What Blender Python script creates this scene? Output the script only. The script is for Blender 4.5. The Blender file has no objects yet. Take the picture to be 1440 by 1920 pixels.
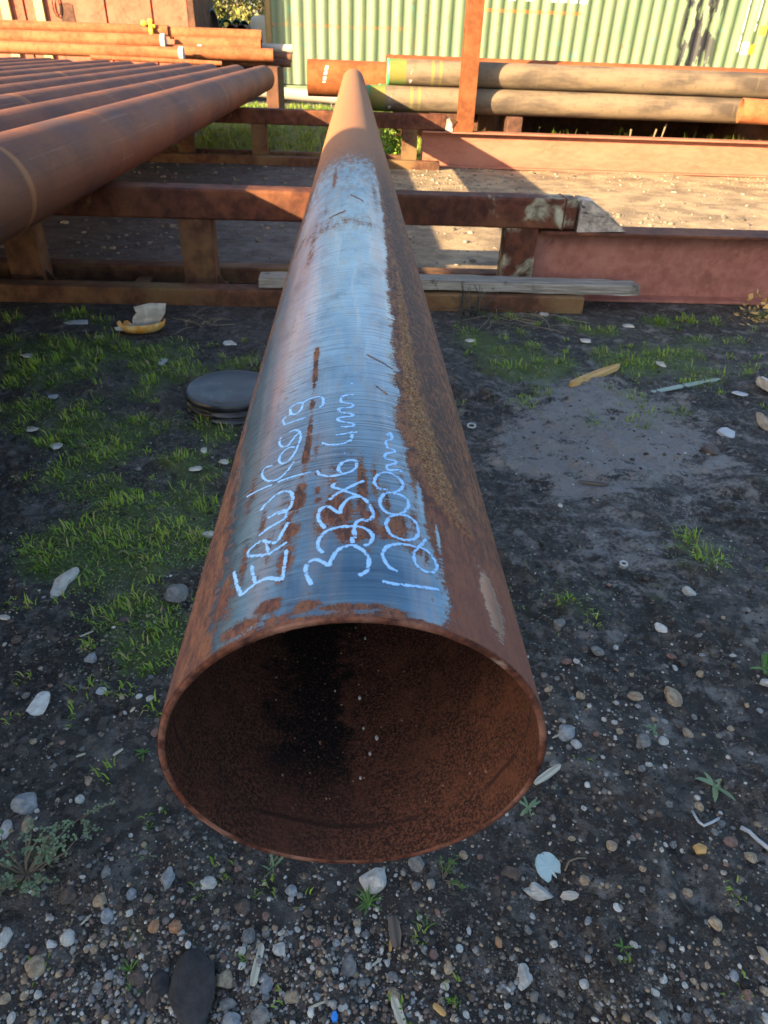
import bpy, bmesh, math, random
import numpy as np
from mathutils import Vector, Matrix

S = bpy.context.scene
COL = S.collection
random.seed(7)
RNG = np.random.default_rng(11)

# ------------------------------------------------------------------ camera
FPX = 1300.0
PITCH, YAW, ROLL = 0.594696, 0.059111, 0.040048
CAM = np.array([-0.005025, -0.366543, 1.199943])
_d = np.array([math.sin(YAW)*math.cos(PITCH), math.cos(YAW)*math.cos(PITCH), -math.sin(PITCH)])
_r0 = np.array([math.cos(YAW), -math.sin(YAW), 0.0]); _u0 = np.cross(_r0, _d)
_r = math.cos(ROLL)*_r0 + math.sin(ROLL)*_u0
_u = -math.sin(ROLL)*_r0 + math.cos(ROLL)*_u0
cd = bpy.data.cameras.new('camera'); co = bpy.data.objects.new('camera', cd); COL.objects.link(co)
co.matrix_world = Matrix(((_r[0], _u[0], -_d[0], CAM[0]), (_r[1], _u[1], -_d[1], CAM[1]),
                          (_r[2], _u[2], -_d[2], CAM[2]), (0, 0, 0, 1)))
cd.sensor_fit = 'VERTICAL'; cd.sensor_height = 36.0; cd.lens = FPX/1920*36.0
cd.clip_start = 0.02; cd.clip_end = 2000
cd.dof.use_dof = True; cd.dof.focus_distance = 0.92; cd.dof.aperture_fstop = 14.0
S.camera = co

def _ray(px, py):
    v = _d + _r*(px-720)/FPX - _u*(py-960)/FPX
    return v/np.linalg.norm(v)
def at_z(px, py, z=0.0):
    v = _ray(px, py); return CAM + v*((z-CAM[2])/v[2])
def at_y(px, py, y):
    v = _ray(px, py); return CAM + v*((y-CAM[1])/v[1])

# ------------------------------------------------------------------ world, sun, exposure
SUN_TO = Vector((2.21, 1.85, -1.0)).normalized()          # direction the light travels
elev = math.asin(-SUN_TO.z); azim = math.atan2(-SUN_TO.x, -SUN_TO.y)
W = bpy.data.worlds.new("World"); S.world = W; W.use_nodes = True
nt = W.node_tree; nt.nodes.clear()
sky = nt.nodes.new('ShaderNodeTexSky'); sky.sky_type = 'NISHITA'; sky.sun_disc = False
sky.sun_elevation = elev; sky.sun_rotation = azim
sky.air_density = 1.0; sky.dust_density = 2.0; sky.ozone_density = 1.0
bg = nt.nodes.new('ShaderNodeBackground'); bg.inputs['Strength'].default_value = 0.072
wo = nt.nodes.new('ShaderNodeOutputWorld')
nt.links.new(sky.outputs[0], bg.inputs[0]); nt.links.new(bg.outputs[0], wo.inputs[0])
sl = bpy.data.lights.new('sun', 'SUN'); sl.energy = 4.6; sl.angle = math.radians(0.53); sl.color = (1.0, 0.755, 0.43)
so = bpy.data.objects.new('sun', sl); COL.objects.link(so)
so.rotation_euler = SUN_TO.to_track_quat('-Z', 'Y').to_euler(); so.location = (-20, -18, 12)
S.view_settings.view_transform = 'Standard'; S.view_settings.look = 'None'
S.view_settings.gamma = 1.0; S.view_settings.use_curve_mapping = False
S.view_settings.exposure = 2.65

# ------------------------------------------------------------------ node helpers
def lin(r, g, b):
    f = lambda c: (c/255/12.92) if c/255 <= .04045 else ((c/255+.055)/1.055)**2.4
    return (f(r), f(g), f(b), 1.0)

class M:
    """A small wrapper for writing node materials."""
    def __init__(s, name):
        s.m = bpy.data.materials.new(name); s.m.use_nodes = True
        s.t = s.m.node_tree; s.b = s.t.nodes['Principled BSDF']; s.out = s.t.nodes['Material Output']
    def n(s, typ, **k):
        x = s.t.nodes.new(typ)
        for a, v in k.items(): setattr(x, a, v)
        return x
    def put(s, sock, v):
        if hasattr(v, 'is_output'): s.t.links.new(v, sock)
        else:
            if isinstance(v, tuple) and len(v) == 3 and sock.type == 'RGBA': v = v + (1.0,)
            sock.default_value = v
    def math(s, op, a, b=0.0, c=0.0, clamp=False):
        x = s.n('ShaderNodeMath', operation=op, use_clamp=clamp)
        s.put(x.inputs[0], a); s.put(x.inputs[1], b); s.put(x.inputs[2], c); return x.outputs[0]
    def mix(s, f, a, b, blend='MIX'):
        x = s.n('ShaderNodeMix', data_type='RGBA', blend_type=blend)
        s.put(x.inputs[0], f); s.put(x.inputs[6], a); s.put(x.inputs[7], b); return x.outputs[2]
    def step(s, v, lo, hi, a=0.0, b=1.0):
        x = s.n('ShaderNodeMapRange', interpolation_type='SMOOTHSTEP')
        s.put(x.inputs[0], v); s.put(x.inputs[1], lo); s.put(x.inputs[2], hi); s.put(x.inputs[3], a); s.put(x.inputs[4], b)
        return x.outputs[0]
    def obj(s): return s.n('ShaderNodeTexCoord').outputs['Object']
    def pos(s): return s.n('ShaderNodeNewGeometry').outputs['Position']
    def rnd(s): return s.n('ShaderNodeObjectInfo').outputs['Random']
    def attr(s, name, out='Fac'): return s.n('ShaderNodeAttribute', attribute_name=name).outputs[out]
    def scale(s, v, sc, off=(0, 0, 0)):
        x = s.n('ShaderNodeMapping'); s.put(x.inputs[0], v)
        x.inputs['Scale'].default_value = sc; x.inputs['Location'].default_value = off; return x.outputs[0]
    def shift(s, v, amount):
        x = s.n('ShaderNodeVectorMath', operation='ADD'); s.put(x.inputs[0], v); s.put(x.inputs[1], amount); return x.outputs[0]
    def noise(s, v, sc, detail=4.0, rough=.55, dist=0.0):
        x = s.n('ShaderNodeTexNoise'); s.put(x.inputs['Vector'], v); x.inputs['Scale'].default_value = sc
        x.inputs['Detail'].default_value = detail; x.inputs['Roughness'].default_value = rough
        x.inputs['Distortion'].default_value = dist; return x.outputs['Fac']
    def voro(s, v, sc, feature='F1'):
        x = s.n('ShaderNodeTexVoronoi', feature=feature); s.put(x.inputs['Vector'], v); x.inputs['Scale'].default_value = sc
        return x.outputs
    def sep(s, v):
        x = s.n('ShaderNodeSeparateXYZ'); s.put(x.inputs[0], v); return x.outputs
    def bump(s, h, strength=.4, dist=.01, normal=None):
        x = s.n('ShaderNodeBump'); x.inputs['Strength'].default_value = strength; x.inputs['Distance'].default_value = dist
        s.put(x.inputs['Height'], h)
        if normal is not None: s.put(x.inputs['Normal'], normal)
        return x.outputs[0]
    def box(s, p, x0, x1, z0, z1, soft=.01):
        a = s.math('MULTIPLY', s.step(p[0], x0-soft, x0+soft), s.step(p[0], x1-soft, x1+soft, 1.0, 0.0))
        b = s.math('MULTIPLY', s.step(p[2], z0-soft, z0+soft), s.step(p[2], z1-soft, z1+soft, 1.0, 0.0))
        return s.math('MULTIPLY', a, b)
    def done(s, color, rough=.7, metal=0.0, normal=None, spec=None):
        s.put(s.b.inputs['Base Color'], color); s.put(s.b.inputs['Roughness'], rough); s.put(s.b.inputs['Metallic'], metal)
        if normal is not None: s.put(s.b.inputs['Normal'], normal)
        if spec is not None: s.put(s.b.inputs['Specular IOR Level'], spec)
        return s.m

def mat_rust(name, dark, mid, light, patch=None, patch_amt=.6, rings=False, rough=.78, spec=.2, streak=(1, 1, 1), perobj=True):
    m = M(name); o = m.obj()
    if perobj: o = m.shift(o, m.math('MULTIPLY', m.rnd(), 37.0))
    big = m.noise(m.scale(o, streak), 2.3, 5, .6); med = m.noise(m.scale(o, streak), 14, 6, .65); fine = m.noise(o, 120, 4, .6)
    c = m.mix(m.step(med, .36, .66), dark, mid)
    c = m.mix(m.math('MULTIPLY', m.step(big, .45, .68), .75), c, light)
    c = m.mix(m.math('MULTIPLY', m.step(fine, .52, .72), .45), c, dark)
    if rings:
        w = m.noise(m.scale(o, (.3, 7, .3)), 1.0, 4, .7)
        c = m.mix(m.step(w, .60, .70, 0, .55), c, light)
        w2 = m.noise(m.scale(o, (9, .5, 9)), 1.6, 4, .7)
        c = m.mix(m.step(w2, .52, .66, 0, .5), c, dark)
    if patch is not None:
        p = m.noise(m.scale(o, streak), 4.1, 5, .6, .4)
        c = m.mix(m.math('MULTIPLY', m.step(p, patch_amt-.03, patch_amt+.10), m.step(med, .30, .56, .35, 1.0)), c, patch)
    h = m.math('ADD', m.math('MULTIPLY', med, .6), m.math('MULTIPLY', fine, .4))
    return m.done(c, rough, 0.0, m.bump(h, .35, .006), spec=spec)

# ------------------------------------------------------------------ mesh helpers
def link(name, me, mat=None, parent=None, smooth=False):
    o = bpy.data.objects.new(name, me); COL.objects.link(o)
    if mat is not None and not me.materials: me.materials.append(mat)
    if parent is not None: o.parent = parent
    if smooth and len(me.polygons): me.polygons.foreach_set('use_smooth', [True]*len(me.polygons))
    return o
def mesh_np(name, V, F3=None, F4=None):
    """mesh from numpy arrays of vertices, triangles and quads"""
    me = bpy.data.meshes.new(name)
    F3 = np.zeros((0, 3), int) if F3 is None else np.asarray(F3); F4 = np.zeros((0, 4), int) if F4 is None else np.asarray(F4)
    n3, n4 = len(F3), len(F4)
    me.vertices.add(len(V)); me.vertices.foreach_set('co', np.asarray(V, np.float32).ravel())
    idx = np.concatenate([F3.ravel(), F4.ravel()]).astype(np.int32)
    me.loops.add(len(idx)); me.loops.foreach_set('vertex_index', idx)
    st = np.concatenate([np.arange(n3)*3, n3*3+np.arange(n4)*4]).astype(np.int32)
    me.polygons.add(n3+n4); me.polygons.foreach_set('loop_start', st)
    me.update(calc_edges=True); me.validate()
    return me
def bm_obj(name, bm, mat, parent=None, smooth=False):
    me = bpy.data.meshes.new(name); bmesh.ops.recalc_face_normals(bm, faces=bm.faces); bm.to_mesh(me); bm.free()
    return link(name, me, mat, parent, smooth)
def add_box(bm, x0, x1, y0, y1, z0, z1, bev=.004, mtx=None, seg=2):
    r = bmesh.ops.create_cube(bm, size=1.0)
    vs = r['verts']
    for v in vs: v.co = Vector(((x0+x1)/2 + v.co.x*(x1-x0), (y0+y1)/2 + v.co.y*(y1-y0), (z0+z1)/2 + v.co.z*(z1-z0)))
    if bev > 0:
        es = list({e for v in vs for e in v.link_edges})
        g = bmesh.ops.bevel(bm, geom=es, offset=bev, segments=seg, affect='EDGES', profile=.5)
        vs = list({v for f in g['faces'] for v in f.verts} | {v for v in vs if v.is_valid})
    if mtx is not None:
        for v in vs: v.co = mtx @ v.co
    return vs
def add_prism(bm, pts, y0, y1):
    """polygon in x,z extruded along y"""
    a = [bm.verts.new((x, y0, z)) for x, z in pts]; b = [bm.verts.new((x, y1, z)) for x, z in pts]
    bm.faces.new(a); bm.faces.new(b[::-1]); n = len(pts)
    for i in range(n): bm.faces.new((a[i], b[i], b[(i+1) % n], a[(i+1) % n]))
def pipe_mesh(name, r, L, wall, seg=40, axis='y', solid_ends=False):
    """hollow pipe along +y (or +x) from the origin"""
    th = np.linspace(0, 2*np.pi, seg, endpoint=False); V = []
    rows = [(r, 0), (r, L*.12), (r, L*.3), (r, L*.5), (r, L*.7), (r, L*.88), (r, L), (r-wall, L), (r-wall, L*.7), (r-wall, L*.3), (r-wall, 0)]
    for rr, s in rows: V.append(np.stack([rr*np.sin(th), np.full(seg, s), rr*np.cos(th)], -1))
    V = np.concatenate(V); nr = len(rows); F = []
    for i in range(nr):
        j = (i+1) % nr
        for k in range(seg):
            l = (k+1) % seg; F.append((i*seg+k, i*seg+l, j*seg+l, j*seg+k))
    if axis == 'x': V = V[:, [1, 0, 2]]; F = [f[::-1] for f in F]
    me = mesh_np(name, V, None, F)
    me.polygons.foreach_set('use_smooth', [True]*len(me.polygons)); 
    sharp = np.zeros(len(me.edges), bool)
    ev = np.empty(len(me.edges)*2, int); me.edges.foreach_get('vertices', ev); ev = ev.reshape(-1, 2)//seg
    ring = ev[:, 0] == ev[:, 1]
    for q in (0, 6, 7, 10): sharp |= ring & (ev[:, 0] == q)
    at = me.attributes.new('sharp_edge', 'BOOLEAN', 'EDGE'); at.data.foreach_set('value', sharp)
    return me
def tube(bm, pts, rad, seg=6):
    """round tube along points; rad is a number or one per point"""
    pts = [Vector(p) for p in pts]; rings = []
    for i, p in enumerate(pts):
        t = (pts[min(i+1, len(pts)-1)]-pts[max(i-1, 0)]).normalized()
        a = t.cross(Vector((0, 0, 1)) if abs(t.z) < .9 else Vector((1, 0, 0))).normalized(); b = t.cross(a)
        rr = rad[i] if isinstance(rad, (list, tuple)) else rad
        rings.append([bm.verts.new(p + (a*math.cos(q*2*math.pi/seg) + b*math.sin(q*2*math.pi/seg))*rr) for q in range(seg)])
    for A, B in zip(rings, rings[1:]):
        for k in range(seg): bm.faces.new((A[k], A[(k+1) % seg], B[(k+1) % seg], B[k]))
    bm.faces.new(rings[0][::-1]); bm.faces.new(rings[-1])
def tag(o, label, cat, group=None, kind=None):
    if label: o['label'] = label
    if cat: o['category'] = cat
    if group: o['group'] = group
    if kind: o['kind'] = kind
    return o
def thing(name, label, cat, loc=(0, 0, 0), rz=0.0, group=None):
    o = bpy.data.objects.new(name, None); COL.objects.link(o); o.empty_display_size = .1
    o.location = loc; o.rotation_euler = (0, 0, rz); return tag(o, label, cat, group)
def copy_tree(o, parent=None):
    c = o.copy(); COL.objects.link(c); c.parent = parent
    for ch in o.children: copy_tree(ch, c)
    return c

# ------------------------------------------------------------------ value noise (numpy)
def _h(ix, iy, seed):
    n = (ix.astype(np.int64)*374761393 + iy.astype(np.int64)*668265263 + seed*974634777) & 0x7fffffff
    n = ((n ^ (n >> 13))*1274126177) & 0x7fffffff
    return ((n ^ (n >> 16)) & 0xffff)/65535.0
def vnoise(x, y, seed=0):
    ix = np.floor(x); iy = np.floor(y); fx = x-ix; fy = y-iy
    fx = fx*fx*(3-2*fx); fy = fy*fy*(3-2*fy)
    a = _h(ix, iy, seed); b = _h(ix+1, iy, seed); c = _h(ix, iy+1, seed); d = _h(ix+1, iy+1, seed)
    return (a*(1-fx)+b*fx)*(1-fy) + (c*(1-fx)+d*fx)*fy
def fbm(x, y, sc, oct=4, seed=0, gain=.5):
    t = 0; a = 1.0; tot = 0
    for i in range(oct):
        t = t + a*vnoise(x*sc*2**i+13.7*i, y*sc*2**i-7.1*i, seed+i); tot += a; a *= gain
    return t/tot
# ================================================================== GROUND
TUFTS = [(40,690),(72,688),(110,678),(60,702),(132,660),(165,680),(140,650),(118,640),(180,668),(290,660),(265,665),(272,690),(282,720),(265,742),(300,676),
 (350,660),(450,685),(436,690),(462,678),(60,760),(76,772),(140,785),(182,790),(110,815),(90,830),(130,815),(165,830),(200,840),(212,815),(240,820),(190,860),(225,850),
 (330,870),(345,865),(395,890),(100,900),(150,920),(200,905),(245,930),(120,880),(205,950),(230,950),(350,920),(390,950),(70,1030),(100,1040),(120,1000),(150,990),
 (200,1010),(250,1020),(290,1030),(340,1030),(370,1010),(310,1000),(90,1060),(130,1050),(180,1060),(280,1060),(380,1040),(260,1000),(360,960),(300,950),(230,1035),(270,1045),
 (160,1090),(250,1130),(205,1160),(290,1150),(300,1175),(250,1220),(300,1210),(160,700),(100,720),(20,640),(30,670),(90,650),(200,640),(230,655),(330,640),(360,690),(400,720),
 (170,755),(30,800),(15,770),(260,790),(300,800),(380,800),(420,810),(410,830),(30,720),(330,700),(350,710),(320,690),(130,590),(150,585),(25,595),(190,600),
 (1240,605),(1228,600),(1240,665),(1255,662),(1212,682),(1190,684),(1180,672),(1160,678),(1285,660),(1060,600),(1130,660),(1000,650),(1340,600),(1310,640),(1002,700),(1185,742),(1270,770),
 (1345,700),(1420,590),(980,622),(1100,620),(1290,600),(1380,640),(1410,690),(1140,620),(900,590),(960,595),(1300,690),(1320,720),(1120,800),(1200,790),(1290,1010),(1330,1050),(1060,1130),(900,1090),(980,760),(1020,740),(880,620),(930,660),(960,690),(1010,680),(1060,680)]
TUFT_XY = np.array([at_z(u, v, 0.0)[:2] for u, v in TUFTS])
MUD_SHEEN = [((1120, 760), .22, .30), ((1050, 865), .16, .22), ((1180, 1020), .15, .14), ((1060, 840), .2, .15), ((1300, 880), .2, .12), ((1230, 800), .2, .1)]  # pale mud patches: sheen of the damp ground painted as lighter colour
MUD_SHEEN_XY = [(at_z(u, v)[:2], r, w) for (u, v), r, w in MUD_SHEEN]

def hgt(x, y):
    x = np.asarray(x, float); y = np.asarray(y, float)
    near = np.clip((3.25-y)/.5, 0, 1)*np.clip((y+4)/2, 0, 1)
    h = .030*(fbm(x, y, .9, 3, 1)-.5)
    cl = fbm(x, y, 7.0, 4, 21); h = h + .075*np.clip(cl-.52, 0, 1)*(0.5+vnoise(x*1.3, y*1.3, 5))
    h = h + .020*(fbm(x, y, 22, 3, 31, .65)-.5) + .016*np.clip(fbm(x, y, 38, 2, 35)-.55, 0, 1)
    left = np.clip((-.1-x)/.3, 0, 1)*np.clip((y-.55)/.3, 0, 1)*np.clip((2.1-y)/.3, 0, 1)
    h = h + left*.042*(fbm(x*.35+y*.06, y, 5.2, 3, 41)-.5)
    right = np.clip((x-.25)/.3, 0, 1)
    h = h + right*.055*(fbm(x*.8+y*.5, y*1.2-x*.3, 3.6, 5, 51, .6)-.5)
    h = h*near
    far = np.clip((y-4.2)/.5, 0, 1)
    h = h + far*.02*(fbm(x, y, 1.4, 4, 61)-.5)
    return h - .004
def G(px, py, dz=0.0):
    """point of the ground seen at a pixel of the photograph"""
    z = 0.0
    for _ in range(6):
        p = at_z(px, py, z); z = float(hgt(p[0], p[1]))
    return Vector((p[0], p[1], z+dz))

def grid_axis(lo, hi, step, tail_lo, tail_hi, grow=1.35):
    a = list(np.arange(lo, hi+step/2, step)); s = step
    while a[-1] < tail_hi: s *= grow; a.append(a[-1]+s)
    s = step; b = []
    c = lo
    while c > tail_lo: s *= grow; c -= s; b.append(c)
    return np.array(b[::-1]+a)
gx = grid_axis(-2.2, 2.6, .0088, -600, 600, 1.22)
gy1 = np.arange(-.35, 3.3, .0088); gy2 = np.arange(3.3, 20, .07)
t = [-.35]; s = .0115
while t[-1] > -400: s *= 1.3; t.append(t[-1]-s)
u = [20.0]; s = .07
while u[-1] < 900: s *= 1.3; u.append(u[-1]+s)
gy = np.concatenate([np.array(t[:0:-1]), gy1, gy2, np.array(u)])
X, Y = np.meshgrid(gx, gy); Z = hgt(X, Y)
nx, ny = len(gx), len(gy)
I = np.arange(nx*ny).reshape(ny, nx)
F4 = np.stack([I[:-1, :-1], I[:-1, 1:], I[1:, 1:], I[1:, :-1]], -1).reshape(-1, 4)
gme = mesh_np('ground', np.stack([X, Y, Z], -1).reshape(-1, 3), None, F4)
moss = np.zeros_like(X)
nearm = (X > -2.6) & (X < 3) & (Y > -.4) & (Y < 4)
xs, ys = X[nearm], Y[nearm]; mv = np.zeros_like(xs)
for (tx, ty) in TUFT_XY: mv += .5*np.exp(-((xs-tx)**2+(ys-ty)**2)/(2*.06**2))
for px, py, rr, w in ((900, 640, .12, .9), (960, 690, .14, .9), (1010, 690, .1, .7), (60, 640, .3, .35), (200, 700, .3, .3), (1250, 640, .3, .4), (1250, 1120, .15, .4), (260, 1250, .03, .8), (1200, 690, .2, .4), (60, 1620, .06, .6), (240, 1760, .03, .5)):
    q = at_z(px, py); mv += w*np.exp(-((xs-q[0])**2+(ys-q[1])**2)/(2*rr**2))
moss[nearm] = np.clip(mv, 0, 1)
rear = (Y > 8.95) & (X < 1.2) & (Y < 17); moss[rear] = np.clip((Y[rear]-8.9)/.6, 0, 1)*(.55+.45*vnoise(X[rear]*2, Y[rear]*2, 3))
dry = np.zeros_like(X); dv = np.zeros_like(xs)
for q, rr, w in MUD_SHEEN_XY: dv += w*4*np.exp(-((xs-q[0])**2*1.2+(ys-q[1])**2)/(2*rr**2))
dry[nearm] = np.clip(dv, 0, 1)
for nm, arr in (('moss', moss), ('dry', dry)):
    a = gme.attributes.new(nm, 'FLOAT', 'POINT'); a.data.foreach_set('value', arr.ravel().astype(np.float32))
m = M('soil_and_gravel'); p = m.pos(); sx = m.sep(p)
big = m.noise(p, 1.7, 5, .6); med = m.noise(p, 11, 6, .65); fine = m.noise(p, 90, 5, .7); grit = m.voro(p, 210)[0]
c = m.mix(m.step(big, .38, .62), (.016, .0135, .0115), (.040, .0345, .030))
crumb = m.voro(p, 62)
cb = m.sep(crumb[1])
c = m.mix(m.math('MULTIPLY', m.step(cb[0], .55, .80), .42), c, (.105, .092, .078))
c = m.mix(m.math('MULTIPLY', m.step(cb[1], .60, .85), .75), c, (.012, .010, .0085))
c = m.mix(m.math('MULTIPLY', m.step(med, .52, .66), m.step(sx[0], .05, .6, .45, .85)), c, (.155, .143, .130))
c = m.mix(m.math('MULTIPLY', m.step(fine, .54, .68), .5), c, (.130, .134, .116))
stk = m.noise(m.scale(p, (7, 12, 1)), 1, 7, .72, .2)
c = m.mix(m.math('MULTIPLY', m.step(m.math('ADD', m.attr('dry'), m.math('ADD', m.math('MULTIPLY', m.math('SUBTRACT', stk, .5), 3.4), m.math('MULTIPLY', m.math('SUBTRACT', fine, .5), 1.6))), .30, .85), .8), c, (.185, .175, .168))  # damp sheen on the right mud, painted in as paler soil
c = m.mix(m.math('MULTIPLY', m.step(stk, .46, .36), m.step(fine, .60, .44)), c, (.010, .0085, .0075))
mo = m.step(m.math('ADD', m.attr('moss'), m.math('MULTIPLY', m.math('SUBTRACT', m.noise(p, 24, 5, .7), .5), 1.6)), .35, .95)
c = m.mix(m.math('MULTIPLY', mo, .7), c, m.mix(m.noise(p, 8, 3), (.035, .06, .012), (.085, .125, .022)))
# pale compacted gravel beyond the first rack
gv = m.mix(m.step(m.noise(p, 3.0, 6, .65), .36, .64), (.16, .112, .066), (.36, .262, .150))
gv = m.mix(m.math('MULTIPLY', m.step(m.noise(p, 38, 5, .7), .52, .7), .55), gv, (.36, .31, .24))
gv = m.mix(m.math('MULTIPLY', m.step(m.noise(p, 21, 5, .7), .55, .72), .6), gv, (.07, .058, .048))
gv = m.mix(m.math('MULTIPLY', mo, .75), gv, m.mix(m.noise(p, 8, 3), (.08, .13, .02), (.17, .22, .035)))
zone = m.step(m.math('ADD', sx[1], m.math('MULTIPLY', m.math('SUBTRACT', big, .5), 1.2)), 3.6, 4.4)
dk = m.step(m.math('SUBTRACT', m.math('MULTIPLY', sx[0], -1.0), m.math('MULTIPLY', med, .5)), -.75, .0, 0, .85)  # darker gravel on the left, with the shade strip painted into it
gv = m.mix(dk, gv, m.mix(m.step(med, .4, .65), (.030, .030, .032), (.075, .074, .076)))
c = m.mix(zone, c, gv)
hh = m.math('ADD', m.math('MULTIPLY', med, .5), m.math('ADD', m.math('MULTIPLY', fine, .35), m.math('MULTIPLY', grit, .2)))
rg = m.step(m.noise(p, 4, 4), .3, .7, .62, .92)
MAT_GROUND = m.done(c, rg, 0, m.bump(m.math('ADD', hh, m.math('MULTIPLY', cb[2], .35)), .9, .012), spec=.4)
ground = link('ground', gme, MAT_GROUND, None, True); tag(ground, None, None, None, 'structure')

# ================================================================== BUILDINGS OUTSIDE THE FRAME THAT SHADE THE YARD
m = M('grey_cladding'); p = m.obj(); w = m.noise(m.scale(p, (.2, .2, 2)), 3, 4)
MAT_CLAD = m.done(m.mix(w, (.30, .30, .29), (.42, .42, .41)), .6)
wh = thing('warehouse', 'long grey clad warehouse with low pitched roof, behind the left of the yard', 'warehouse', (-9, -13.15, 0))
bm = bmesh.new(); add_box(bm, -3, 3, -6.5, 6.5, -.1, 6.3, 0); bm_obj('wall', bm, MAT_CLAD, wh)
bm = bmesh.new(); add_prism(bm, [(-3.0, 6.302), (3.0, 6.302), (3.0, 6.36), (0, 6.5), (-3.0, 6.36)], -6.5, 6.5); bm_obj('roof', bm, MAT_CLAD, wh)
bm = bmesh.new(); add_box(bm, 3.003, 3.06, -2, 2, 0, 4.2, .01); bm_obj('door', bm, MAT_CLAD, wh)

# ================================================================== MAIN PIPE
PR, PW, PL = .16195, .0064, 12.0
MP = thing('steel_pipe', 'long steel pipe with blue scale and chalk writing, open end facing the viewer', 'pipe', (0, 0, .70))
# outer surface grid: arc (mm, 0 = top, + right) by s (mm from the open end)
arcs = np.linspace(-180, 180, 385)[:-1]
th = np.radians(arcs); nA = len(th)
s_rows = np.concatenate([np.array([0, .4, 1.0]), np.arange(3, 900, 3.2), np.arange(900, 2600, 14), np.geomspace(2600, 12000, 60)])
A, SS = np.meshgrid(th*PR*1000, s_rows)       # mm
def itp(v, xs, ys): return np.interp(v, xs, ys)
edge_n = 7*(fbm(A*0+SS*.03, SS*.0+A*.02, 1.0, 4, 71)-.5)*2
TR = itp(SS, [0, 20, 40, 100, 150, 200, 250, 370, 500, 670, 1070, 1500, 2000, 2600, 3100], [74, 76, 74, 72, 67, 63, 55, 55, 57, 62, 72, 80, 84, 72, 50]) + edge_n
TL = itp(SS, [0, 60, 100, 170, 300, 480, 900, 1500, 2300, 3000], [-120, -134, -130, -130, -152, -176, -176, -165, -140, -95]) + edge_n
def sm(v, lo, hi):
    q = np.clip((v-lo)/(hi-lo), 0, 1); return q*q*(3-2*q)
rust = np.maximum(sm(A, TR-26, TR+15), sm(-A, -TL-30, -TL+26))
rust = np.maximum(rust, sm(SS, 1500, 3100)*.95)
rust = np.maximum(rust, .45*sm(SS, 1150, 1300)*sm(-SS, -1500, -1300)*(A < 40))
P = lambda a, s, ra, rs, w: w*np.exp(-((A-a)/ra)**2-((SS-s)/rs)**2)
for q in ((-36, 16, 13, 6, 1.0), (-3, 10, 30, 4.5, 1.0), (14, 12, 12, 5, .8), (27, 7, 18, 3.5, 1.0), (-67, 26, 15, 12, .95), (-92, 14, 22, 9, .9), (-60, 8, 30, 5, .7),
          (-17, 135, 19, 34, .95), (-6, 102, 20, 20, .95), (-22, 190, 12, 40, .5), (-8, 230, 16, 40, .42), (-30, 105, 7, 30, .7), (6, 165, 7, 75, .85), (12, 110, 12, 26, .85), (38, 120, 14, 22, .8), (50, 90, 12, 14, .7), (18, 190, 4, 42, .75), (16, 128, 9, 26, .8), (24, 105, 12, 18, .75),
          (-36, 204, 4, 8, .9), (-35, 172, 4, 8, .9), (-34, 156, 4, 6, .9), (40, 100, 9, 25, .6), (52, 130, 9, 35, .6), (60, 80, 6, 22, .55),
          (-58, 75, 9, 28, .9), (-61, 120, 8, 40, .8), (-64, 185, 8, 60, .42), (-118, 60, 18, 45, .75), (-100, 90, 7, 50, .6), (-88, 150, 8, 50, .5), (-84, 60, 9, 18, .7), (-112, 210, 10, 70, .55), (-75, 105, 6, 35, .55), (-40, 250, 6, 60, .5), (28, 150, 6, 50, .6), (44, 200, 7, 60, .5), (-25, 70, 8, 20, .6), (8, 75, 10, 8, .6),
          (-60, 1980, 9, 260, .8), (-74, 1500, 8, 120, .5), (20, 2200, 30, 200, .35), (-31, 1290, 30, 40, .45), (60, 1700, 15, 300, .5), (-95, 1200, 14, 300, .55), (-18, 2500, 40, 150, .4)):
    rust = np.maximum(rust, P(*q))
# the long thin brown stripe and the two scratches
st = itp(SS, [0, 58, 115, 170, 217, 276, 420, 540, 600], [-60, -60, -58, -53, -51, -49, -50, -52, -52])
stw = itp(SS, [40, 60, 120, 170, 230, 300, 420, 540, 560], [8, 11, 11, 8, 5, 3.6, 3.4, 4, 1])
rust = np.maximum(rust, (.46+.62*sm(fbm(SS*.05, A*.02, 1.0, 3, 97), .3, .62))*np.exp(-((A-st)/stw)**2)*sm(SS, 42, 55)*sm(-SS, -556, -530))
for (a0, s0), (a1, s1), w in (((15, 500), (48, 470), 3.2), ((24, 405), (38, 385), 3), ((46, 66), (94, 44), 1.6), ((-10, 1640), (24, 1560), 12), ((-60, 1390), (-20, 1430), 10)):
    tt = np.clip((A-a0)/(a1-a0), 0, 1); rust = np.maximum(rust, .95*np.exp(-((SS-(s0+(s1-s0)*tt))/w)**2)*sm(A, a0-2, a0+1)*sm(-A, -a1-2, -a1+1))
rim = np.exp(-(SS/4.0)**2); rust = np.maximum(rust, rim)
# clean patches
for q in ((3, 48, 40, 18, 1.0), (42, 46, 24, 16, 1.0), (127, 66, 15, 46, 1.0), (-78, 48, 14, 14, .5), (-30, 70, 18, 26, .5), (61, 160, 2.2, 26, .8), (74, 120, 2.2, 24, .8)):
    rust = rust - P(*q)
clean = np.clip(P(2, 47, 46, 17, 1)+P(42, 44, 26, 17, 1), 0, 1)
crust_c = itp(SS, [120, 150, 158, 182, 219, 269, 328, 414, 560, 800, 1300], [122, 112, 101, 92, 86, 80, 76, 72, 74, 82, 92])
crust_w = itp(SS, [120, 145, 165, 220, 330, 420, 560, 900, 1300], [4, 12, 17, 20, 17, 13, 10, 7, 4])
crust = np.exp(-((A-crust_c)/crust_w)**2)*sm(SS, 138, 150)*sm(-SS, -1300, -600)
rust = np.maximum(np.clip(rust, 0, 1), crust)
cn = fbm(A, SS, .16, 4, 81); cn2 = fbm(A, SS, .5, 3, 83)
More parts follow.
